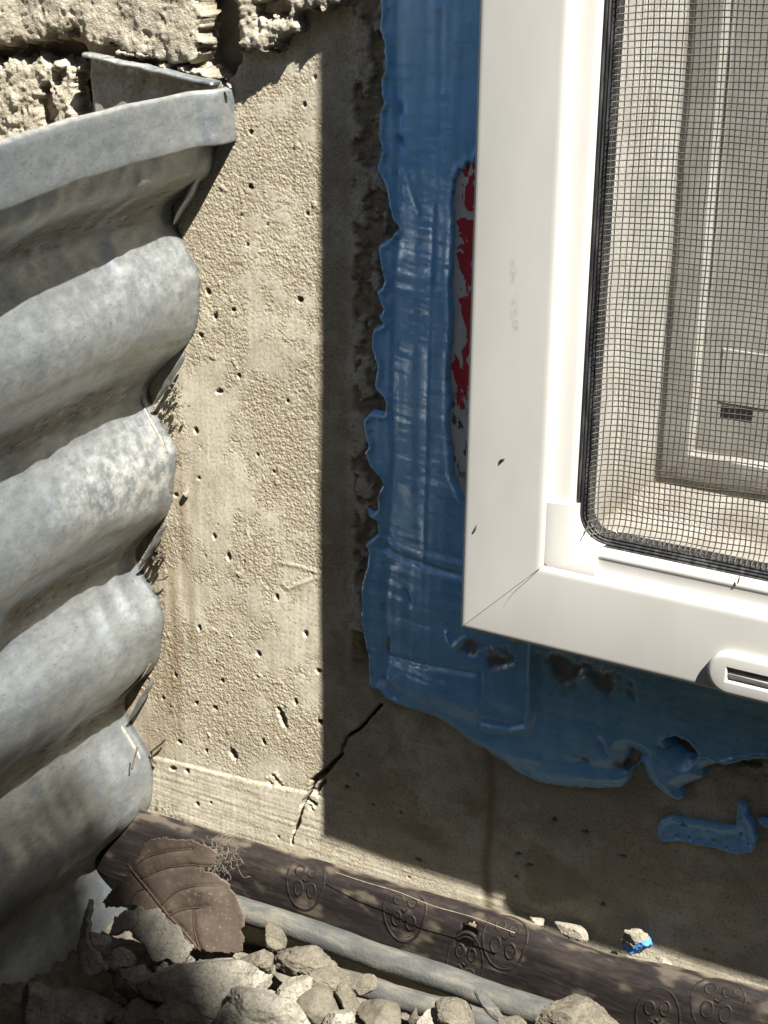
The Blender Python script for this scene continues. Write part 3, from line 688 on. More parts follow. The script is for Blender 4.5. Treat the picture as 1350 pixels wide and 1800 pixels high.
# sliding sash behind the screen
def sash():
    base = obj('inner_sash', bpy.data.meshes.new('inner_sash'), None)
    j = .0279
    prof = [(j+.0015, -D+.0080), (j+.0016, -.013), (j+.0022, -.0115), (j+.0034, -.0105), (j+.0062, -.0085), (j+.0086, -.0060), (j+.0092, -.0048), (j+.0108, -.0046), (j+.0113, -.0054), (j+.0120, -.0057),
            (j+.0176, -.0057), (j+.0181, -.0050), (j+.0186, -.0041), (j+.060, -.0040), (j+.062, .004), (j+.064, .010)]
    V = []; Fc = []; n = len(prof); A = []
    corners = lambda u: [(X0+u, Z0+u), (X1-u, Z0+u), (X1-u, Z1-u), (X0+u, Z1-u)]
    for k in range(4):
        for u, y in prof:
            a = corners(u)[k]; b = corners(u)[(k+1) % 4]
            for t in np.linspace(0, 1, 40): V.append((a[0]*(1-t)+b[0]*t, y, a[1]*(1-t)+b[1]*t))
    for k in range(4):
        for i in range(n-1):
            for s in range(39):
                q = k*n*40 + i*40 + s; Fc.append((q, q+1, q+41, q+40))
    base.data.from_pydata(V, [], Fc); base.data.update(); base.data.materials.append(M['dusty'])
    base.data.polygons.foreach_set('use_smooth', np.ones(len(Fc), bool)); base.data.set_sharp_from_angle(angle=math.radians(30))
    v = np.array(V); dirt = sst(Z0+.054, Z0+.034, v[:, 2])*(.35 + .65*sst(-.2, .3, fbm2(v[:, 0]*120, v[:, 2]*160, 3, 450)))*.45 + .4*sst(.0, .5, n2(v[:, 0]*40, v[:, 2]*25, 455))*sst(-.006, -.001, v[:, 1])
    a_ = base.data.attributes.new('dirt', 'FLOAT', 'POINT'); a_.data.foreach_set('value', np.clip(dirt, 0, 1).astype(np.float32))
    adopt(base, window)
    u = j+.0635; g = py_mesh('glass_pane', [(X0+u, .009, Z0+u), (X1-u, .009, Z0+u), (X1-u, .009, Z1-u), (X0+u, .009, Z1-u)], [(0, 1, 2, 3)])
    adopt(obj('glass_pane', g, M['glass'], None, False), window)
    # latch plate with a dark slot, and two thin ribs down the sash
    def box(bm, a, b, bev=0):
        vs = [bm.verts.new((x, y, z)) for x in (a[0], b[0]) for y in (a[1], b[1]) for z in (a[2], b[2])]
        for f in ((0, 1, 3, 2), (4, 6, 7, 5), (0, 4, 5, 1), (2, 3, 7, 6), (0, 2, 6, 4), (1, 5, 7, 3)): bm.faces.new([vs[i] for i in f])
    def boxes(name, bl, mat, par):
        bm = bmesh.new()
        for a, b in bl: box(bm, a, b)
        bmesh.ops.recalc_face_normals(bm, faces=bm.faces); me = bpy.data.meshes.new(name); bm.to_mesh(me); bm.free()
        return adopt(obj(name, me, mat, None, False), par)
    Yp = -.0041
    a = at(1271, 612, Yp); b = at(1268, 712, Yp); c = at(1322, 733, Yp); e = at(1268, 735, Yp)
    pl = boxes('latch_plate', [((a[0], -.0043, b[2]+.0006), (a[0]+.030, -.0032, a[2]))], M['dusty'], base)
    bv = pl.modifiers.new('bevel', 'BEVEL'); bv.width = .0002; bv.segments = 2
    boxes('latch_slot', [((b[0], -.00415, e[2]+.0002), (c[0], -.0032, b[2]))], M['slot'], base)
    ru = at(1268, 100, Yp)[0]
    boxes('sash_rib', [((ru, -.0043, a[2]+.001), (ru+.0004, -.0035, Z1-.08))], M['dusty'], base); boxes('sash_rib', [((ru+.0018, -.0043, a[2]+.001), (ru+.0022, -.0035, Z1-.08))], M['dusty'], base)
sash()
# weep hole cover on the bottom rail
def weep():
    ya = -D + .0002; p = at(1240, 1190, -D-.002); cz = Z0 + (at(1300, 1195, -D-.003)[2]-Z0); R = .0052; L = .030; cx0 = p[0] + R
    def ring(r, y, n=14):
        out = []
        for i in range(n+1): a = math.pi/2 + math.pi*i/n; out.append((cx0 + r*math.cos(a), y, cz + r*math.sin(a)))
        for i in range(n+1): a = -math.pi/2 + math.pi*i/n; out.append((cx0 + L + r*math.cos(a), y, cz + r*math.sin(a)))
        return out
    rings = [ring(R, ya), ring(R, -D-.0012), ring(R-.0002, -D-.0016), ring(R-.0007, -D-.0019), ring(R-.0012, -D-.0020)]
    # inner rectangle of the recess, matched point for point
    hw = .0019; n = 30; inner = []
    for i in range(15): inner.append((cx0 - .0008, 0, cz + hw*(1 - 2*i/14)))
    for i in range(15): inner.append((cx0 + L + .0008, 0, cz - hw*(1 - 2*i/14)))
    rings += [[(x, -D-.0020, z) for x, _, z in inner], [(x + (.0003 if k < 15 else -.0003), -D-.0017, z*.9+cz*.1) for k, (x, _, z) in enumerate(inner)], [(x + (.0006 if k < 15 else -.0006), -D-.0006, z*.85+cz*.15) for k, (x, _, z) in enumerate(inner)]]
    V = [p for r in rings for p in r]; Fc = []
    for i in range(len(rings)-1):
        for k in range(n): Fc.append((i*n+k, (i+1)*n+k, (i+1)*n+(k+1) % n, i*n+(k+1) % n)[::-1])
    Fc.append(tuple((len(rings)-1)*n+k for k in range(n)))
    o = obj('weep_hole_cover', py_mesh('weep_hole_cover', V, Fc), M['vinyl']); o.data.set_sharp_from_angle(angle=math.radians(35)); adopt(o, window)
    lv = tubes_mesh('louvre', [[(cx0 - .0002, -D-.0012, cz - .0001), (cx0+L, -D-.0012, cz - .0001)]], [.00045], 8); adopt(obj('louvre', lv, M['vinyl']), o).matrix_parent_inverse = Matrix()
    o.matrix_parent_inverse = Matrix.Translation(window.location).inverted()
weep()

# ------------------------------------------------------------------ blue sealant
left_edge = [(664, -60), (665, 0), (667, 30), (663, 50), (672, 73), (675, 116), (667, 147), (667, 166), (672, 180), (663, 200), (665, 216), (663, 233), (665, 253), (668, 266), (660, 293), (667, 310), (677, 333), (682, 363), (688, 387), (697, 402),
             (677, 423), (662, 430), (665, 467), (672, 493), (668, 505), (657, 511), (663, 527), (670, 544), (663, 556), (669, 570), (655, 575), (650, 589), (651, 613), (660, 642), (655, 672), (657, 686), (663, 692), (675, 704), (675, 727), (660, 724), (648, 724),
             (635, 737), (639, 761), (645, 784), (638, 796), (648, 820), (666, 841), (670, 850), (661, 876), (663, 894), (650, 904), (642, 893), (638, 896), (645, 910), (660, 918), (661, 938), (647, 951), (637, 956), (645, 970), (643, 993), (633, 1030),
             (632, 1083), (637, 1123), (645, 1157), (646, 1190), (648, 1205), (658, 1216), (668, 1216), (680, 1233), (717, 1247), (753, 1260), (783, 1273), (807, 1290), (830, 1310), (853, 1320), (893, 1347), (913, 1363), (947, 1378),
             (998, 1387), (1068, 1389), (1096, 1386), (1106, 1374), (1112, 1358), (1128, 1343), (1136, 1366), (1154, 1387), (1176, 1405), (1191, 1411), (1209, 1404), (1200, 1386), (1220, 1376), (1243, 1368), (1240, 1352), (1276, 1340), (1305, 1333), (1350, 1326), (1460, 1350), (1700, 1420),
             (1700, 1240), (1350, 1175), (1100, 1110), (900, 1060), (905, 960), (915, 885), (872, 890), (852, 884), (827, 868), (811, 830), (803, 745), (806, 690), (803, 650), (810, 560), (807, 500), (812, 400), (810, 350), (815, 312), (820, 298), (828, 303), (834, 286), (845, 292), (855, 268), (920, 262), (915, -60)]
holes = [[(1176, 1296), (1192, 1290), (1216, 1300), (1229, 1318), (1220, 1330), (1202, 1329), (1188, 1313)],
         [(1108, 1320), (1124, 1326), (1112, 1350), (1096, 1352)]]
def build_sealant():
    Yr = -.0015; p = poly(left_edge, Yr)
    xs = np.arange(p[:, 0].min()-.001, .145, .0004); zs = np.arange(p[:, 1].min()-.001, .150, .0004)
    X, Z = np.meshgrid(xs, zs, indexing='ij')
    region = (X < .050) | (Z < .004)
    s = np.full(X.shape, -1.0); s[region] = sdf(X[region], Z[region], p)
    for hp in holes: 
        s[region] = np.minimum(s[region], -sdf(X[region], Z[region], poly(hp, -.0022)))
    sn = s + .00022*fbm2(X*420, Z*420, 3, 500)
    rise = .0032*np.maximum(sst(.0, .024, X)*sst(-.09, -.03, Z)*1.0, sst(-.088, -.045, Z)*sst(.0, .02, X))
    edge = sst(-.0001, .0007, sn)
    h = .0013 + .0006*np.exp(-((sn-.0011)/.0009)**2) + rise
    h += .00035*fbm2(X*60, Z*60, 3, 504)
    side = sst(-.058, -.05, Z)
    h += side*(.00018*fbm2(X*45, Z*330, 3, 508) + .00018*n2(X*420, Z*18, 512))                        # strokes of the trowel
    h += (1-side)*(.00028*fbm2(X*140, Z*140, 3, 516) + .00014*n2(X*330, Z*60, 518))
    def stroke(pts, wd, dh):
        nonlocal h
        d = np.full(X.shape, 1.0); d[region] = seg_dist(X[region], Z[region], poly(pts, -.003)); h = h + .65*dh*1e-3*np.exp(-(d/(wd*1e-3))**2)
    stroke([(694, -20), (690, 120), (700, 260), (694, 320), (698, 400), (690, 480), (688, 600), (685, 700), (690, 800), (682, 900), (676, 960)], 1.2, -.9)
    stroke([(698, 190), (698, 200)], .9, -1.4); stroke([(697, 248), (698, 256)], .9, -1.4); stroke([(700, 300), (712, 310), (728, 350), (738, 375)], .5, .6)
    stroke([(728, -20), (722, 200), (730, 420), (722, 600), (716, 800), (716, 940)], 2.2, .45)
    stroke([(765, 360), (762, 480), (755, 640), (752, 800), (748, 980)], .7, .5); stroke([(780, 20), (776, 300), (772, 500)], 1.0, -.35)
    stroke([(795, 520), (789, 640), (786, 760), (796, 840), (815, 875)], .6, .6)
    stroke([(668, 968), (700, 982), (735, 988), (780, 1000), (815, 1008)], 1.0, -1.3); stroke([(672, 955), (705, 966), (760, 978), (815, 990)], 1.1, .7)
    stroke([(680, 1000), (672, 1060), (674, 1120)], 1.5, -.9); stroke([(712, 1040), (718, 1062)], .7, -1.7); stroke([(676, 1130), (672, 1175), (664, 1200)], 1.0, -1.6)
    stroke([(652, 1150), (648, 1180), (652, 1206)], .8, .9)
    stroke([(680, 1158), (740, 1166), (790, 1172), (838, 1180)], .9, -1.1); stroke([(690, 1195), (760, 1212), (835, 1235)], 3.4, 1.5); stroke([(848, 1178), (850, 1220), (842, 1275)], .8, -1.1)
    stroke([(870, 1200), (905, 1235)], 3.0, 1.1); stroke([(940, 1128), (938, 1180), (938, 1240), (930, 1275), (900, 1282), (856, 1272)], .7, 1.8); stroke([(952, 1150), (950, 1260), (930, 1296), (860, 1288)], 1.3, -1.0)
    stroke([(845, 1306), (880, 1318), (930, 1330), (985, 1338)], 1.4, .9); stroke([(880, 1340), (930, 1358)], 1.0, -.6); stroke([(960, 1356), (1040, 1366), (1090, 1372)], 1.7, .7); stroke([(960, 1334), (1020, 1340), (1100, 1356)], 1.2, -.8)
    stroke([(1020, 1230), (1016, 1300)], 2.0, .5); stroke([(1060, 1300), (1066, 1318)], .9, -1.2); stroke([(1070, 1250), (1066, 1330)], 1.4, .5); stroke([(790, 1110), (800, 1135), (825, 1118)], .7, .9)
    stroke([(805, 1130), (830, 1160), (856, 1176)], .5, .9)
    thin = np.zeros(X.shape)
    for cx, cy, r in ((995, 1180, 5.0e-3), (1068, 1205, 4.6e-3), (1028, 1334, 2.5e-3), (880, 1160, 4.0e-3), (835, 1135, 3e-3), (1085, 1350, 2e-3), (1250, 1362, 2e-3)):
        q = at(cx, cy, -.004); d = np.hypot(X-q[0], (Z-q[2])*1.15)/r; k = .85*sst(1.25, .45, d + .8*fbm2(X*170, Z*170, 4, 530)); thin = np.maximum(thin, k); h -= .0008*k
    thin = np.maximum(thin, .5*sst(.45, .75, fbm2(X*330, Z*330, 3, 540))*sst(.006, .0, X)*side)
    thin = np.maximum(thin, .8*sst(.30, .55, fbm2(X*380, Z*420, 4, 544))*sst(.003, .0005, sn))
    h = np.where(Z < -.045, np.minimum(h, .0013 + np.maximum(sn, 0)*.75), h)
    Y = -(-.0012 + edge*(h + .0012))
    keep = (sn > -.0010) & region & ~((X > OPX+.001) & (Z > OPZ+.004))
    o = obj('blue_sealant', grid_mesh('blue_sealant', X, Y, Z, keep, False, dict(thin=np.clip(thin, 0, 1))), M['sealant'])
    tag(o, 'smeared blue rubber sealant around the window frame, ragged where it meets concrete', 'sealant')
    # a separate dab below
    q = [(1152, 1452), (1158, 1440), (1180, 1433), (1215, 1440), (1255, 1448), (1290, 1452), (1293, 1420), (1290, 1412), (1302, 1408), (1318, 1418), (1316, 1432), (1330, 1452), (1335, 1480), (1326, 1500), (1290, 1503), (1240, 1490), (1190, 1480), (1165, 1484), (1153, 1470)]
    q2 = [(1322, 1438), (1345, 1440), (1400, 1452), (1400, 1470), (1345, 1458)]
    for qq, lab in ((q, 'tongue shaped blue sealant dab stuck to the concrete below the rest'), (q2, 'small blue sealant scrap at the right edge beside the tongue shaped dab')):
        p = poly(qq, -.001); a = p.min(0)-.001; b = p.max(0)+.001; X, Z = np.meshgrid(np.arange(a[0], b[0], .0003), np.arange(a[1], b[1], .0003), indexing='ij')
        s = sdf(X, Z, p) + .0002*fbm2(X*500, Z*500, 3, 550)
        h = .0012 + .0004*np.exp(-((s-.0009)/.0007)**2) + .0003*fbm2(X*160, Z*160, 3, 553) - .0008*sst(.5, .7, fbm2(X*600, Z*600, 2, 556))
        o = obj('sealant_dab', grid_mesh('sealant_dab', X, .0012 - sst(-.0001, .0007, s)*(h+.0012), Z, s > -.001, False, dict(thin=.6*sst(.45, .7, fbm2(X*500, Z*500, 3, 559)))), M['sealant'])
        tag(o, lab, 'sealant')
build_sealant()
# torn label between the sealant and the frame
def torn_label():
    a = at(792, 270, -.0038); b = at(900, 890, -.0038)
    X, Z = np.meshgrid(np.linspace(a[0], b[0]+.004, 50), np.linspace(b[2], a[2], 260), indexing='ij')
    xl = at(793, 600, -.0038)[0]
    band = sst(xl-.0002, xl+.0016, X + .0012*fbm2(X*200, Z*200, 3, 560))*sst(Z.min()+.012, Z.min()+.03, Z)
    low = sst(at(800, 690)[2]+.004, at(800, 690)[2]-.003, Z)*sst(at(800, 860)[2], at(800, 800)[2], Z)
    o = obj('torn_label', grid_mesh('torn_label', X, -.0038 - .00012*fbm2(X*300, Z*200, 2, 563), Z, None, False, dict(band=band, low=low*.9)), M['label'])
    tag(o, 'torn red and white label strip between blue sealant and frame', 'label')
torn_label()

# ------------------------------------------------------------------ brown embossed strip along the foot of the wall
ST = [(-.0010, .0002), (-.0022, .0010), (-.0042, .0006), (-.0062, -.0008), (-.0078, -.0036), (-.0088, -.0080), (-.0094, -.0124), (-.0096, -.0164), (-.0092, -.0200), (-.0080, -.0228)]
def strip_pt(x, t):
    """surface of the strip at x, t in 0..1 down its profile"""
    f = np.asarray(t)*(len(ST)-1); i = np.clip(f.astype(int), 0, len(ST)-2); k = f-i; pf = np.array(ST)
    yz = pf[i]*(1-k)[..., None] + pf[i+1]*k[..., None]
    dip = .0035*np.exp(-((x-at(1080, 1660)[0])/.016)**2)*(1-t)
    ztop = np.interp(x, [-.14, -.08, -.03, .02, .06, .12, .3], [-.1145, -.1142, -.1125, -.1100, -.1070, -.1035, -.1035])
    y = yz[..., 0] - .0012*fbm2(x*22, t*2, 2, 600) - .003*sst(.02, .09, x); z = ztop + yz[..., 1] - dip + .0008*fbm2(x*30, t*0, 2, 604)
    return x, y - .002, z
def build_strip():
    root = empty('embossed_strip', (0, -.008, -.125)); tag(root, 'dark brown embossed plastic strip lying along the foot of the wall', 'strip')
    xs = np.arange(-.118, .30, .0006); ts = np.linspace(0, 1, 46); X, T = np.meshgrid(xs, ts, indexing='ij')
    x, y, z = strip_pt(X, T)
    y = y - .00012*fbm2(X*60, T*60, 3, 607)
    hx = at(812, 1655, -.013); d = np.hypot((X-hx[0])*1.0, (z-hx[2])*.8)/.0030 + .5*fbm2(X*300, z*300, 3, 610)
    dust = .9*sst(.16, .02, T + .10*fbm2(X*90, T*3, 3, 613)) + .35*sst(.2, .6, fbm2(X*70, T*5, 4, 616)) + .3*sst(.8, 1, T)
    o = adopt(obj('strip_body', grid_mesh('strip_body', x, y, z, d > .85, False, dict(dust=np.clip(dust, 0, 1))), M['strip']), root)
    sm = o.modifiers.new('thick', 'SOLIDIFY'); sm.thickness = .0012; sm.offset = 1
    # medallions: a raised ring round four small rings
    def on(x_, t_, lift):
        a = np.array([float(x_)]); b = np.array([float(np.clip(t_, 0, .999))]); p = np.array(strip_pt(a, b))[:, 0]
        q = np.array(strip_pt(a, b+.02))[:, 0] - p; nrm = np.cross(q, [1, 0, 0]); nrm /= np.linalg.norm(nrm)
        if nrm[1] > 0: nrm = -nrm
        return Vector(p + nrm*lift)
    def ringpts(cx, ct, rx, rt, n=36, lift=-.0003, rot=0):
        return [on(cx + rx*math.cos(2*math.pi*i/n), ct + rt*math.sin(2*math.pi*i/n), lift) for i in range(n+1)]
    for px, py, k in ((535, 1545, 1), (712, 1600, 1), (888, 1646, 1), (815, 1692, .9), (1262, 1758, 1), (1160, 1790, .9)):
        gx, gt = np.meshgrid(np.linspace(-.10, .14, 200), np.linspace(.1, .95, 40), indexing='ij'); q = CR @ (np.stack([c.ravel() for c in strip_pt(gx, gt)]) - CAM[:, None])
        best = np.argmin(np.abs(675 + F*q[0]/q[2] - px) + np.abs(900 + F*q[1]/q[2] - py)); cx, ct = gx.ravel()[best], gt.ravel()[best]
        rx = .0066*k; rt = .25*k
        lf = -.00038 - .00018*random.random(); rx *= random.uniform(.92, 1.05); sk = random.uniform(-.12, .12)
        paths = [ringpts(cx, ct, rx, rt, lift=lf)]; rad = [.0006]
        paths.append(ringpts(cx, ct, rx*.86, rt*.86, lift=lf)); rad.append(.0004)
        for a, b in ((-.38, -.32), (.30, -.36), (-.30, .36), (.40, .34)):
            paths.append(ringpts(cx + (a+sk*b)*rx, ct + (b-sk*a)*rt, rx*.22, rt*.22, 14, lift=lf+.00013)); rad.append(.0005)
        paths.append([on(cx-.1*rx, ct, .0001), on(cx+.05*rx, ct+.08*rt, .0001), on(cx+.15*rx, ct-.02*rt, .0001)]); rad.append(.0003)
        m = tubes_mesh('embossed_medallion', paths, rad, 6, False); n_ = len(m.vertices)
        adopt(obj('embossed_medallion', m, M['strip']), root)
def proj(P):
    q = CR @ (np.array(P) - CAM); return 675 + F*q[0]/q[2], 900 + F*q[1]/q[2]
build_strip()

# ------------------------------------------------------------------ grey conduits in front of the strip
def conduit(label, pa, pb, Ya, Yb, r, seed):
    a = atv(*pa, Ya); b = atv(*pb, Yb); d = b-a; a = a - d*.45; b = b + d*.25; n = 70; sides = 20
    t = np.linspace(0, 1, n); T, K = np.meshgrid(t, np.arange(sides+1), indexing='ij'); ang = 2*np.pi*K/sides
    cx = a.x + (b.x-a.x)*T; cy = a.y + (b.y-a.y)*T; cz = a.z + (b.z-a.z)*T + .0008*n2(T*5, T*0, seed)
    rr = r*(1 + .05*fbm2(T*14, np.cos(ang), 3, seed)); Y = cy + rr*np.sin(ang); Z = cz + rr*np.cos(ang)
    o = obj('grey_conduit', grid_mesh('grey_conduit', cx, Y, Z, None, False), M['pipe']); tag(o, label, 'conduit', 'grey conduits beside the strip')
conduit('upper dusty grey conduit running just below the brown strip', (480, 1618), (950, 1778), -.021, -.021, .0037, 620)
conduit('lower dusty grey conduit mostly buried by rubble', (600, 1722), (850, 1795), -.027, -.027, .0032, 630)

# ------------------------------------------------------------------ rubble
def rock(name, px, py, Y, rx, ry, rz, rot, mat, label, cat='rubble', seed=0, cuts=11, rough=.06, fine=.05, sub=5, group='rubble at the foot of the well', flat=None):
    bm = bmesh.new(); bmesh.ops.create_icosphere(bm, subdivisions=sub, radius=1.0)
    co = np.array([v.co[:] for v in bm.verts]); rs = np.random.RandomState(seed+50)
    co = co/np.linalg.norm(co, axis=1, keepdims=True)
    lim = np.full(len(co), 1.0)
    for i in range(cuts):
        nrm = rs.normal(size=3); nrm /= np.linalg.norm(nrm); dd = rs.uniform(.55, .86); k = co @ nrm
        lim = np.where(k > 1e-3, np.minimum(lim, dd/np.maximum(k, 1e-3)), lim)
    co = co*(lim*(1 + rough*fbm3(co*1.6, 3, seed) + fine*fbm3(co*7, 4, seed+5, .6)))[:, None]
    if flat: co = co*np.array(flat)
    for v, c in zip(bm.verts, co): v.co = (c[0]*rx*1e-3, c[1]*ry*1e-3, c[2]*rz*1e-3)
    me = bpy.data.meshes.new(name); bm.to_mesh(me); bm.free()
    o = obj(name, me, mat); o.location = atv(px, py, Y)
    if cuts > 5: me.set_sharp_from_angle(angle=math.radians(24)); o.rotation_euler = [math.radians(a) for a in rot]
    return tag(o, label, cat, group)
R3 = rock
R3('mortar_chunk', 372, 1738, -.050, 21, 11, 11.5, (-24, -8, 14), M['slab'], 'largest dark grey mortar slab below the dry leaf', seed=1, cuts=13, rough=.06, fine=.03)
R3('mortar_chunk', 470, 1785, -.058, 12, 9, 8, (10, 10, 10), M['slab'], 'dark grey mortar chunk between the big slab and the smooth brown stone', seed=2)
R3('mortar_chunk', 140, 1795, -.062, 17, 9, 8, (-15, 12, 25), M['slab'], 'flat grey mortar slab at the bottom left against the steel', seed=3, cuts=9)
R3('mortar_chunk', 232, 1725, -.052, 7.5, 6, 6.5, (0, 20, 12), M['slab'], 'small square grey chunk left of the big slab', seed=4)
R3('mortar_chunk', 482, 1648, -.034, 4.2, 3.2, 4.6, (10, 14, -8), M['sandy'], 'small pale square mortar lump beside the leaf on the conduit', seed=5, cuts=8)
R3('mortar_chunk', 540, 1690, -.036, 9.8, 6, 4.8, (-10, -6, 0), M['sandy'], 'pale sandy mortar lump just right of the big slab', seed=6, rough=.2, cuts=5)
R3('mortar_chunk', 570, 1722, -.040, 9, 6, 3.6, (0, 8, 0), M['sandy'], 'flat sandy mortar crust above the smooth brown stone', seed=7, rough=.2)
R3('pebble', 556, 1772, -.050, 6.8, 6, 6.4, (0, 10, 0), M['stone'], 'smooth round brown pebble at the bottom', 'pebble', 8, 2, .08, .006)
R3('mortar_chunk', 612, 1762, -.047, 2.6, 4, 5.8, (0, -22, 0), M['sandy'], 'upright pale shard leaning on the smooth brown pebble', seed=9)
R3('pebble', 672, 1792, -.046, 7.4, 6, 4.8, (0, 6, 0), M['stone'], 'half buried grey pebble right of the smooth brown one', 'pebble', 10, 3, .1, .02)
R3('mortar_chunk', 728, 1788, -.044, 1.5, 1.5, 3.0, (0, 6, 0), M['sandy'], 'tiny pointed mortar chip standing at the bottom', seed=11, sub=4)
R3('mortar_chunk', 800, 1788, -.040, 6.5, 5, 4.6, (0, 10, 0), M['sandy'], 'sandy mortar lump at the foot of the grey splinter', seed=12)
R3('mortar_chunk', 1010, 1800, -.036, 11, 7, 6.5, (0, -8, 10), M['sandy'], 'large sandy mortar lump over the conduit at bottom right', seed=13, rough=.16)
R3('splinter', 862, 1772, -.036, 1.5, 1.5, 6.2, (12, -38, 0), M['pipe'], 'grey splinter lying across the conduit near the bottom', 'splinter', 14, 6, .08, .03)
R3('mortar_crumb', 1004, 1637, -.0035, 5.2, 2.4, 2.9, (0, 12, 0), M['crumb'], 'sandy crumb on the strip left of the blue spotted crumb', 'crumb', 15, sub=4, group='crumbs on the strip')
R3('mortar_crumb', 945, 1619, -.003, 2.4, 1.6, 1.3, (0, 12, 0), M['crumb'], 'small sandy crumb on the wavy top of the strip', 'crumb', 16, sub=4, group='crumbs on the strip')
R3('mortar_crumb', 1165, 1689, -.003, 2.6, 1.4, .9, (0, 12, 0), M['crumb'], 'flat sandy crumb right of the blue spotted crumb', 'crumb', 17, sub=4, group='crumbs on the strip')
R3('mortar_crumb', 403, 152, -.0045, 1.3, .9, .6, (0, 30, 0), M['crumb'], 'tan crumb on the corner of the steel rim', 'crumb', 19, sub=4, group='crumbs on the steel rim')
R3('mortar_crumb', 327, 868, -.0006, 1.4, .9, 1.2, (0, 0, 0), M['crumb'], 'pale crumb caught between the second ridge and the concrete', 'crumb', 20, sub=4, group='crumbs caught behind the steel')
R3('mortar_chunk', 168, 1660, -.055, 4.5, 3, 6.5, (0, 25, 10), M['slab'], 'thin grey mortar flake leaning against the steel', seed=21)
R3('mortar_chunk', 70, 1770, -.075, 8, 6, 7, (0, 30, 0), M['slab'], 'grey chunk in the lowest left corner under the steel', seed=22)
R3('mortar_chunk', 300, 1690, -.042, 7, 6, 5, (0, 5, 30), M['slab'], 'dark chunk tucked under the tip of the leaf', seed=23)
for i, (px, py, Y, r, lab) in enumerate(((455, 1690, -.040, 5.0, 'sandy chunk between the leaf tip and the pale sandy lump'), (515, 1745, -.052, 5.5, 'sandy chunk left of the smooth brown pebble'), (640, 1735, -.040, 3.6, 'small sandy chunk above the half buried pebble'),
        (425, 1795, -.062, 7.0, 'dusty chunk in front of the largest slab at the bottom edge'), (330, 1800, -.064, 8.0, 'dusty chunk under the largest slab at the bottom edge'), (590, 1795, -.055, 4.5, 'dusty chunk below the smooth brown pebble'),
        (250, 1790, -.062, 6.5, 'dusty chunk left of the largest slab at the bottom edge'), (760, 1800, -.042, 4.2, 'dusty chunk between the pointed chip and the sandy lump'), (905, 1800, -.036, 3.6, 'dusty chunk right of the grey splinter'), (205, 1690, -.050, 5.0, 'dusty chunk under the curled flake'))):
    R3('mortar_chunk', px, py, Y, r*1.25, r*.9, r*.8, (20*i % 50 - 20, 13*i % 60 - 30, 37*i % 90), M['slab'] if i % 2 else M['sandy'], lab, seed=70+i, cuts=12)
# blue spotted crumb: mortar with a smear of paint
bc = R3('painted_crumb', 1121, 1653, -.006, 4.6, 3.0, 4.6, (0, 6, 0), M['crumb'], 'pale mortar crumb smeared with bright blue, sitting on the strip', 'crumb', 24, rough=.16, group='crumbs on the strip')
bc.data.materials.append(M['bluepaint'])
for p in bc.data.polygons:
    c = p.center*1000
    if c.x*.8 - c.z*1.1 + 1.6*float(n3(np.array([c.x, c.y, c.z])*.7, 3)) > -.1: p.material_index = 1
# curled flake beneath the leaf
def flake(pts, Y, label, seed, curl=.004, tilt=.25, mat='slab', thick=.0014):
    p = poly(pts, Y); a = p.min(0)-.001; b = p.max(0)+.001
    X, Z = np.meshgrid(np.arange(a[0], b[0], .00028), np.arange(a[1], b[1], .00028), indexing='ij'); s = sdf(X, Z, p) + .0008*fbm2(X*260, Z*260, 3, seed)
    u = (X-a[0])/(b[0]-a[0])*2-1; v = (Z-a[1])/(b[1]-a[1])*2-1
    Yy = Y + curl*u*u + tilt*(Z-(a[1]+b[1])/2) + .0005*fbm2(X*200, Z*200, 3, seed+4)
    o = obj('mortar_flake', grid_mesh('mortar_flake', X, Yy, Z, s > 0), M[mat]); sm = o.modifiers.new('thick', 'SOLIDIFY'); sm.thickness = thick; sm.offset = -1
    return tag(o, label, 'rubble', 'rubble at the foot of the well')
flake([(190, 1618), (225, 1608), (262, 1612), (300, 1640), (332, 1672), (330, 1692), (300, 1678), (282, 1676), (262, 1650), (225, 1636), (196, 1640)], -.044, 'curled grey mortar flake bridging a dark hollow below the leaf', 700, .004, .9)
flake([(132, 1600), (142, 1612), (148, 1650), (176, 1672), (196, 1700), (176, 1706), (148, 1682), (134, 1664), (128, 1630)], -.062, 'ragged grey flake clinging to the lower left of the steel', 710, .003, .5)

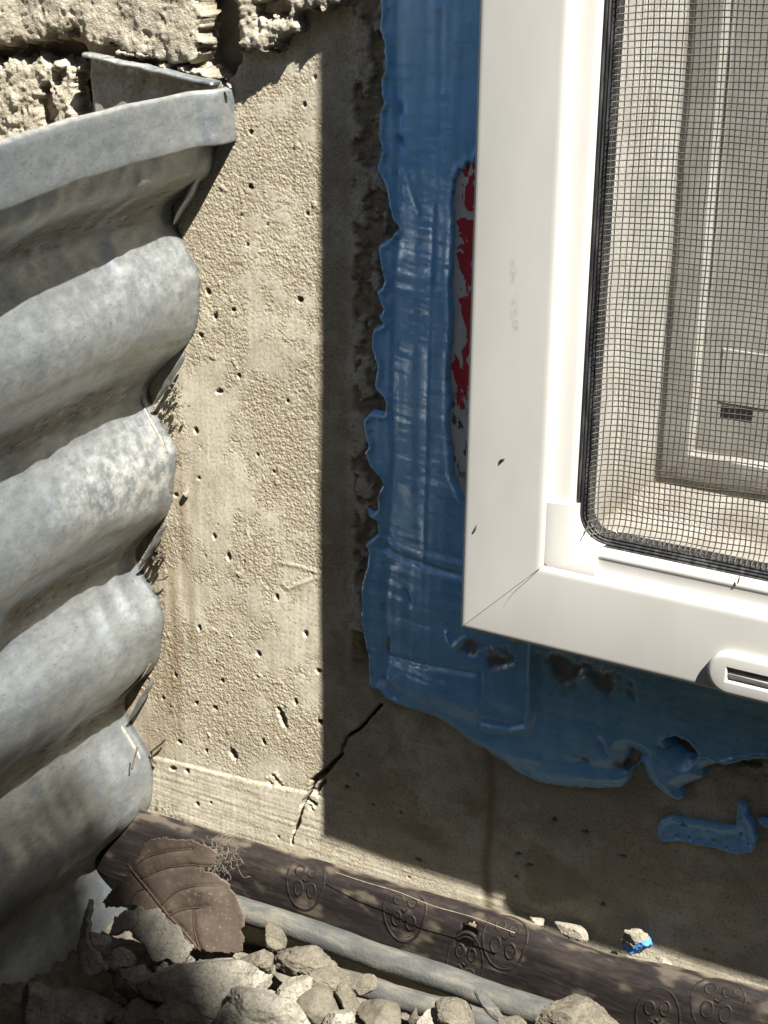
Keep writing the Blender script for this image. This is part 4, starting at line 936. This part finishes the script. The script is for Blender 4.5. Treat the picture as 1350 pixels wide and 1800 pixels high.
# ------------------------------------------------------------------ dry leaf
def build_leaf():
    root = empty('dry_leaf', at(320, 1660, -.036)); tag(root, 'curled brown dead leaf standing in the corner between steel and strip', 'leaf')
    pts = [(252, 1482), (275, 1474), (330, 1480), (352, 1492), (372, 1508), (366, 1528), (350, 1536), (372, 1548), (386, 1566), (398, 1592), (410, 1628), (411, 1648), (405, 1650), (411, 1665), (410, 1690), (388, 1688), (362, 1678), (330, 1660), (300, 1634), (272, 1600), (252, 1584), (225, 1582), (204, 1580), (198, 1572), (206, 1556), (226, 1538), (240, 1510)]
    Y0 = -.036
    def surf(X, Z):
        q = np.stack([X, Z], -1); a = at(300, 1580, Y0)
        u = (X-a[0])/.014; v = (Z-a[2])/.014
        return Y0 - .0022*np.abs(u*.80+v*.55)**1.5 + .0035*u + .0022*u*u*(u < 0) + .0022*v + .0003*fbm2(X*90, Z*90, 2, 720) + .0022*sst(.6, 1.3, u)*u
    mid = [(228, 1516), (262, 1556), (300, 1606), (330, 1644), (352, 1672)]
    veins = [mid, [(252, 1540), (290, 1528), (330, 1526), (362, 1532)], [(286, 1588), (310, 1568), (345, 1562), (374, 1568)], [(300, 1606), (325, 1600), (350, 1600), (356, 1598)], [(352, 1672), (340, 1640), (336, 1605), (346, 1578)], [(262, 1556), (248, 1562), (240, 1580)], [(318, 1628), (308, 1630), (303, 1640)],
             [(300, 1606), (288, 1600), (278, 1604)], [(240, 1530), (250, 1512), (290, 1500), (330, 1498)]]
    p = poly(pts, Y0); a = p.min(0)-.001; b = p.max(0)+.001
    X, Z = np.meshgrid(np.arange(a[0], b[0], .00036), np.arange(a[1], b[1], .00036), indexing='ij'); s = sdf(X, Z, p) + .00035*fbm2(X*420, Z*420, 3, 725)
    Y = surf(X, Z)
    for i, v in enumerate(veins): Y = Y + (.0004 if i == 0 else .00025)*np.exp(-(seg_dist(X, Z, poly(v, Y0))/(.0011 if i == 0 else .0008))**2)
    o = adopt(obj('blade', grid_mesh('blade', X, Y, Z, s > 0), M['leaf']), root); sm = o.modifiers.new('thick', 'SOLIDIFY'); sm.thickness = .00022; sm.offset = 1
    bpy.context.view_layer.update()
    vm = mat_plain('leaf_vein', (.075, .048, .03), .7, 800)
    for i, v in enumerate(veins):
        q = poly(v, Y0); path = smooth_path([(x, 0, z) for x, z in q], 8); pp = []
        for c in path:
            y = float(surf(np.array(c.x), np.array(c.z))) + (.00005 if i == 0 else .00002); pp.append(Vector((c.x, y, c.z)))
        n = len(pp); w0 = .00045 if i == 0 else .00024
        adopt(obj('midrib' if i == 0 else 'side_vein', tubes_mesh('vein', [pp], [[w0*(1-.5*k/n) for k in range(n)]], 6), vm), root)
build_leaf()

# ------------------------------------------------------------------ small stuff: roots, twigs, threads, flakes
def fibres(name, px, py, Y, n, size, label, cat, mat, rad, seed, zs=1.0):
    rs = np.random.RandomState(seed); c = atv(px, py, Y); P = []; R_ = []
    for i in range(n):
        p = Vector(c + Vector(rs.normal(size=3)*size*.45*np.array([1, .6, zs]))); d = Vector(rs.normal(size=3)).normalized(); pts = [p.copy()]
        for k in range(9):
            d = (d + Vector(rs.normal(size=3))*.55).normalized(); p = p + d*size*.17; pts.append(p.copy())
        P.append(pts); R_.append(rad*rs.uniform(.6, 1.4))
    o = obj(name, tubes_mesh(name, P, R_, 5), mat); tag(o, label, cat); return o
fibres('root_tuft', 392, 1506, -.022, 80, .0046, 'tangled tuft of dry roots and web between leaf and strip', 'roots', M['fibre'], .00008, 31, 1.2)
fibres('root_tuft', 366, 1540, -.026, 18, .004, 'few dry roots hanging at the right edge of the leaf', 'roots', M['fibre'], .0001, 32)
def strand(name, pts, Y, r, label, cat, mat):
    P = smooth_path([atv(x, y, Y[i] if isinstance(Y, (list, tuple)) else Y) for i, (x, y) in enumerate(pts)], 8)
    o = obj(name, tubes_mesh(name, [P], [r], 6), mat); return tag(o, label, cat)
strand('straw', [(586, 1532), (640, 1550), (700, 1568), (760, 1592), (830, 1612), (905, 1640)], [-.0115, -.013, -.0135, -.0142, -.0145, -.0155], .00013, 'thin pale straw lying along the embossed strip', 'straw', M['twig'])
strand('twig', [(243, 1310), (236, 1335), (232, 1352)], -.012, .0003, 'short pale twig hanging on the lowest visible ridge of the steel', 'twig', M['twig'])
strand('twig', [(265, 1322), (285, 1306), (290, 1300)], -.0015, .0003, 'short dark twig on the concrete at the end of the form line', 'twig', M['dark'])
strand('twig', [(266, 1322), (268, 1336), (275, 1342)], -.0012, .0003, 'dark hooked twig under the short one on the concrete', 'twig', M['dark'])
strand('twig', [(276, 1020), (288, 1018), (296, 1012)], -.002, .00022, 'hair thin dark twig poking from behind the third ridge', 'twig', M['dark'])
# cobweb threads low on the steel and across the strip
def dirt_clods(name, pxs, Y, label, seed, mat='dark', s=(.4, 1.1)):
    rs = np.random.RandomState(seed); bm = bmesh.new()
    for (x, y, k) in pxs:
        for i in range(k):
            c = at(x + rs.normal()*7, y + rs.normal()*9, Y + rs.uniform(-.002, .0005)); r = rs.uniform(*s)*1e-3
            m = Matrix.Translation(c) @ Matrix.Rotation(rs.uniform(0, 3), 4, 'Z') @ Matrix.Diagonal((r*rs.uniform(.7, 1.4), r, r*rs.uniform(.6, 1.2), 1))
            bmesh.ops.create_icosphere(bm, subdivisions=1, radius=1, matrix=m)
    me = bpy.data.meshes.new(name); bm.to_mesh(me); bm.free(); o = obj(name, me, M[mat], None, False); o['kind'] = 'stuff'; return tag(o, label, 'dirt')
dirt_clods('loose_dirt', [(305, 685, 26), (312, 705, 16)], -.0015, 'crumbs of dirt behind the steel in the second hollow', 41, 'sandy', (.2, .55))
dirt_clods('loose_dirt', [(280, 972, 22)], -.0015, 'crumbs of dark dirt behind the steel in the third hollow', 42, 'dark', (.3, .8))
def pebbles_mesh(name, items, sub, seed, amp=.25):
    """many small irregular stones in one mesh; items = (centre, (rx, ry, rz), angle)"""
    bm = bmesh.new(); bmesh.ops.create_icosphere(bm, subdivisions=sub, radius=1.0); tv = np.array([v.co[:] for v in bm.verts]); tf = np.array([[v.index for v in f.verts] for f in bm.faces]); bm.free()
    V = []; Fc = []
    for i, (c, r, an) in enumerate(items):
        k = 1 + amp*n3(tv*1.3 + i*3.1, seed); q = tv*k[:, None]*np.array(r); ca, sa = math.cos(an), math.sin(an)
        V.append(np.stack([q[:, 0]*ca - q[:, 2]*sa*.6 + q[:, 1]*.1, q[:, 1], q[:, 0]*sa + q[:, 2]*ca], -1) + np.array(c)); Fc.append(tf + i*len(tv))
    return py_mesh(name, np.vstack(V).tolist(), np.vstack(Fc).tolist())
def gravel():
    rs = np.random.RandomState(44); it = []
    for i in range(420):
        x = rs.uniform(-.068, .13); y = -rs.uniform(.012, .075); z = -.153 + .006*rs.rand() + .010*sst(-.02, -.09, y)*sst(.02, -.08, x); r = rs.uniform(.5, 2.2)*1e-3*(1 if rs.rand() < .8 else 1.7)
        it.append(((x, y, z), (r*rs.uniform(.8, 1.5), r, r*rs.uniform(.5, .9)), rs.uniform(0, 3)))
    o = obj('loose_gravel', pebbles_mesh('loose_gravel', it, 2, 46, .5), M['mortar']); o['kind'] = 'stuff'; tag(o, 'loose grit and gravel between the rubble at the bottom', 'gravel')
gravel()
# flakes of white sealant under the lower corner of the frame, specks on the vinyl
def specks():
    rs = np.random.RandomState(51)
    for px, py, k, lab in ((897, 1122, 9, 'white flakes stuck under the lower edge of the frame near its corner'), (862, 1140, 4, 'tiny white flakes on blue sealant left of the larger flakes'), (1058, 1178, 4, 'white flake at the top of the bare triangular gap below the frame')):
        bm = bmesh.new()
        for i in range(k):
            c = at(px + rs.normal()*7, py + rs.normal()*5, -D+.006); r = rs.uniform(.25, .6)*1e-3
            bmesh.ops.create_icosphere(bm, subdivisions=1, radius=1, matrix=Matrix.Translation(c) @ Matrix.Rotation(rs.rand()*3, 4, 'Y') @ Matrix.Diagonal((r*1.5, r*.6, r*.7, 1)))
        me = bpy.data.meshes.new('white_flake'); bm.to_mesh(me); bm.free(); tag(obj('white_flake', me, M['chalk'], None, False), lab, 'flake')
    for i, (px, py, dx, dy, lab) in enumerate(((882, 808, 6, -2, 'tiny dark speck high on the left side of the white frame'), (835, 930, 3, -9, 'dark insect speck near the left edge of the white frame'), (1298, 1020, 3, -10, 'brown scrap stuck on the channel of the bottom rail'))):
        Y = -D-.0001 if i < 2 else -D+.0022
        P = [atv(px-dx*.6, py-dy*.6, Y), atv(px+dx*.1, py, Y-.0002), atv(px+dx*.9, py+dy*.8, Y)]
        tag(obj('speck', tubes_mesh('speck', [P], [[.0001, .00024, .00008]], 6), M['dark']), lab, 'speck')
    # dirt in the mitre joint
    a = atv(812, 1103, -D+.0002); 
    P = [Vector((X0+u, -D+.00035+(.0003 if u > .018 else 0), Z0+u)) for u in np.linspace(.0015, .0186, 14)]
    P = [p + Vector((0, 0, .00012*math.sin(i*1.3))) for i, p in enumerate(P)]
    adopt(obj('mitre_joint', tubes_mesh('mitre_joint', [P], [[.00006+.00006*abs(math.sin(i*.9)) + (.00012 if i > 9 else 0) for i in range(14)]], 6), mat_plain('joint_dirt', (.25, .22, .18), .9)), window)
    strand('hair', [(948, 1000), (925, 1022), (905, 1040), (890, 1058), (882, 1075)], -D+.0001, .00007, 'fine hair across the mitre joint of the white frame', 'hair', M['dark'])
specks()
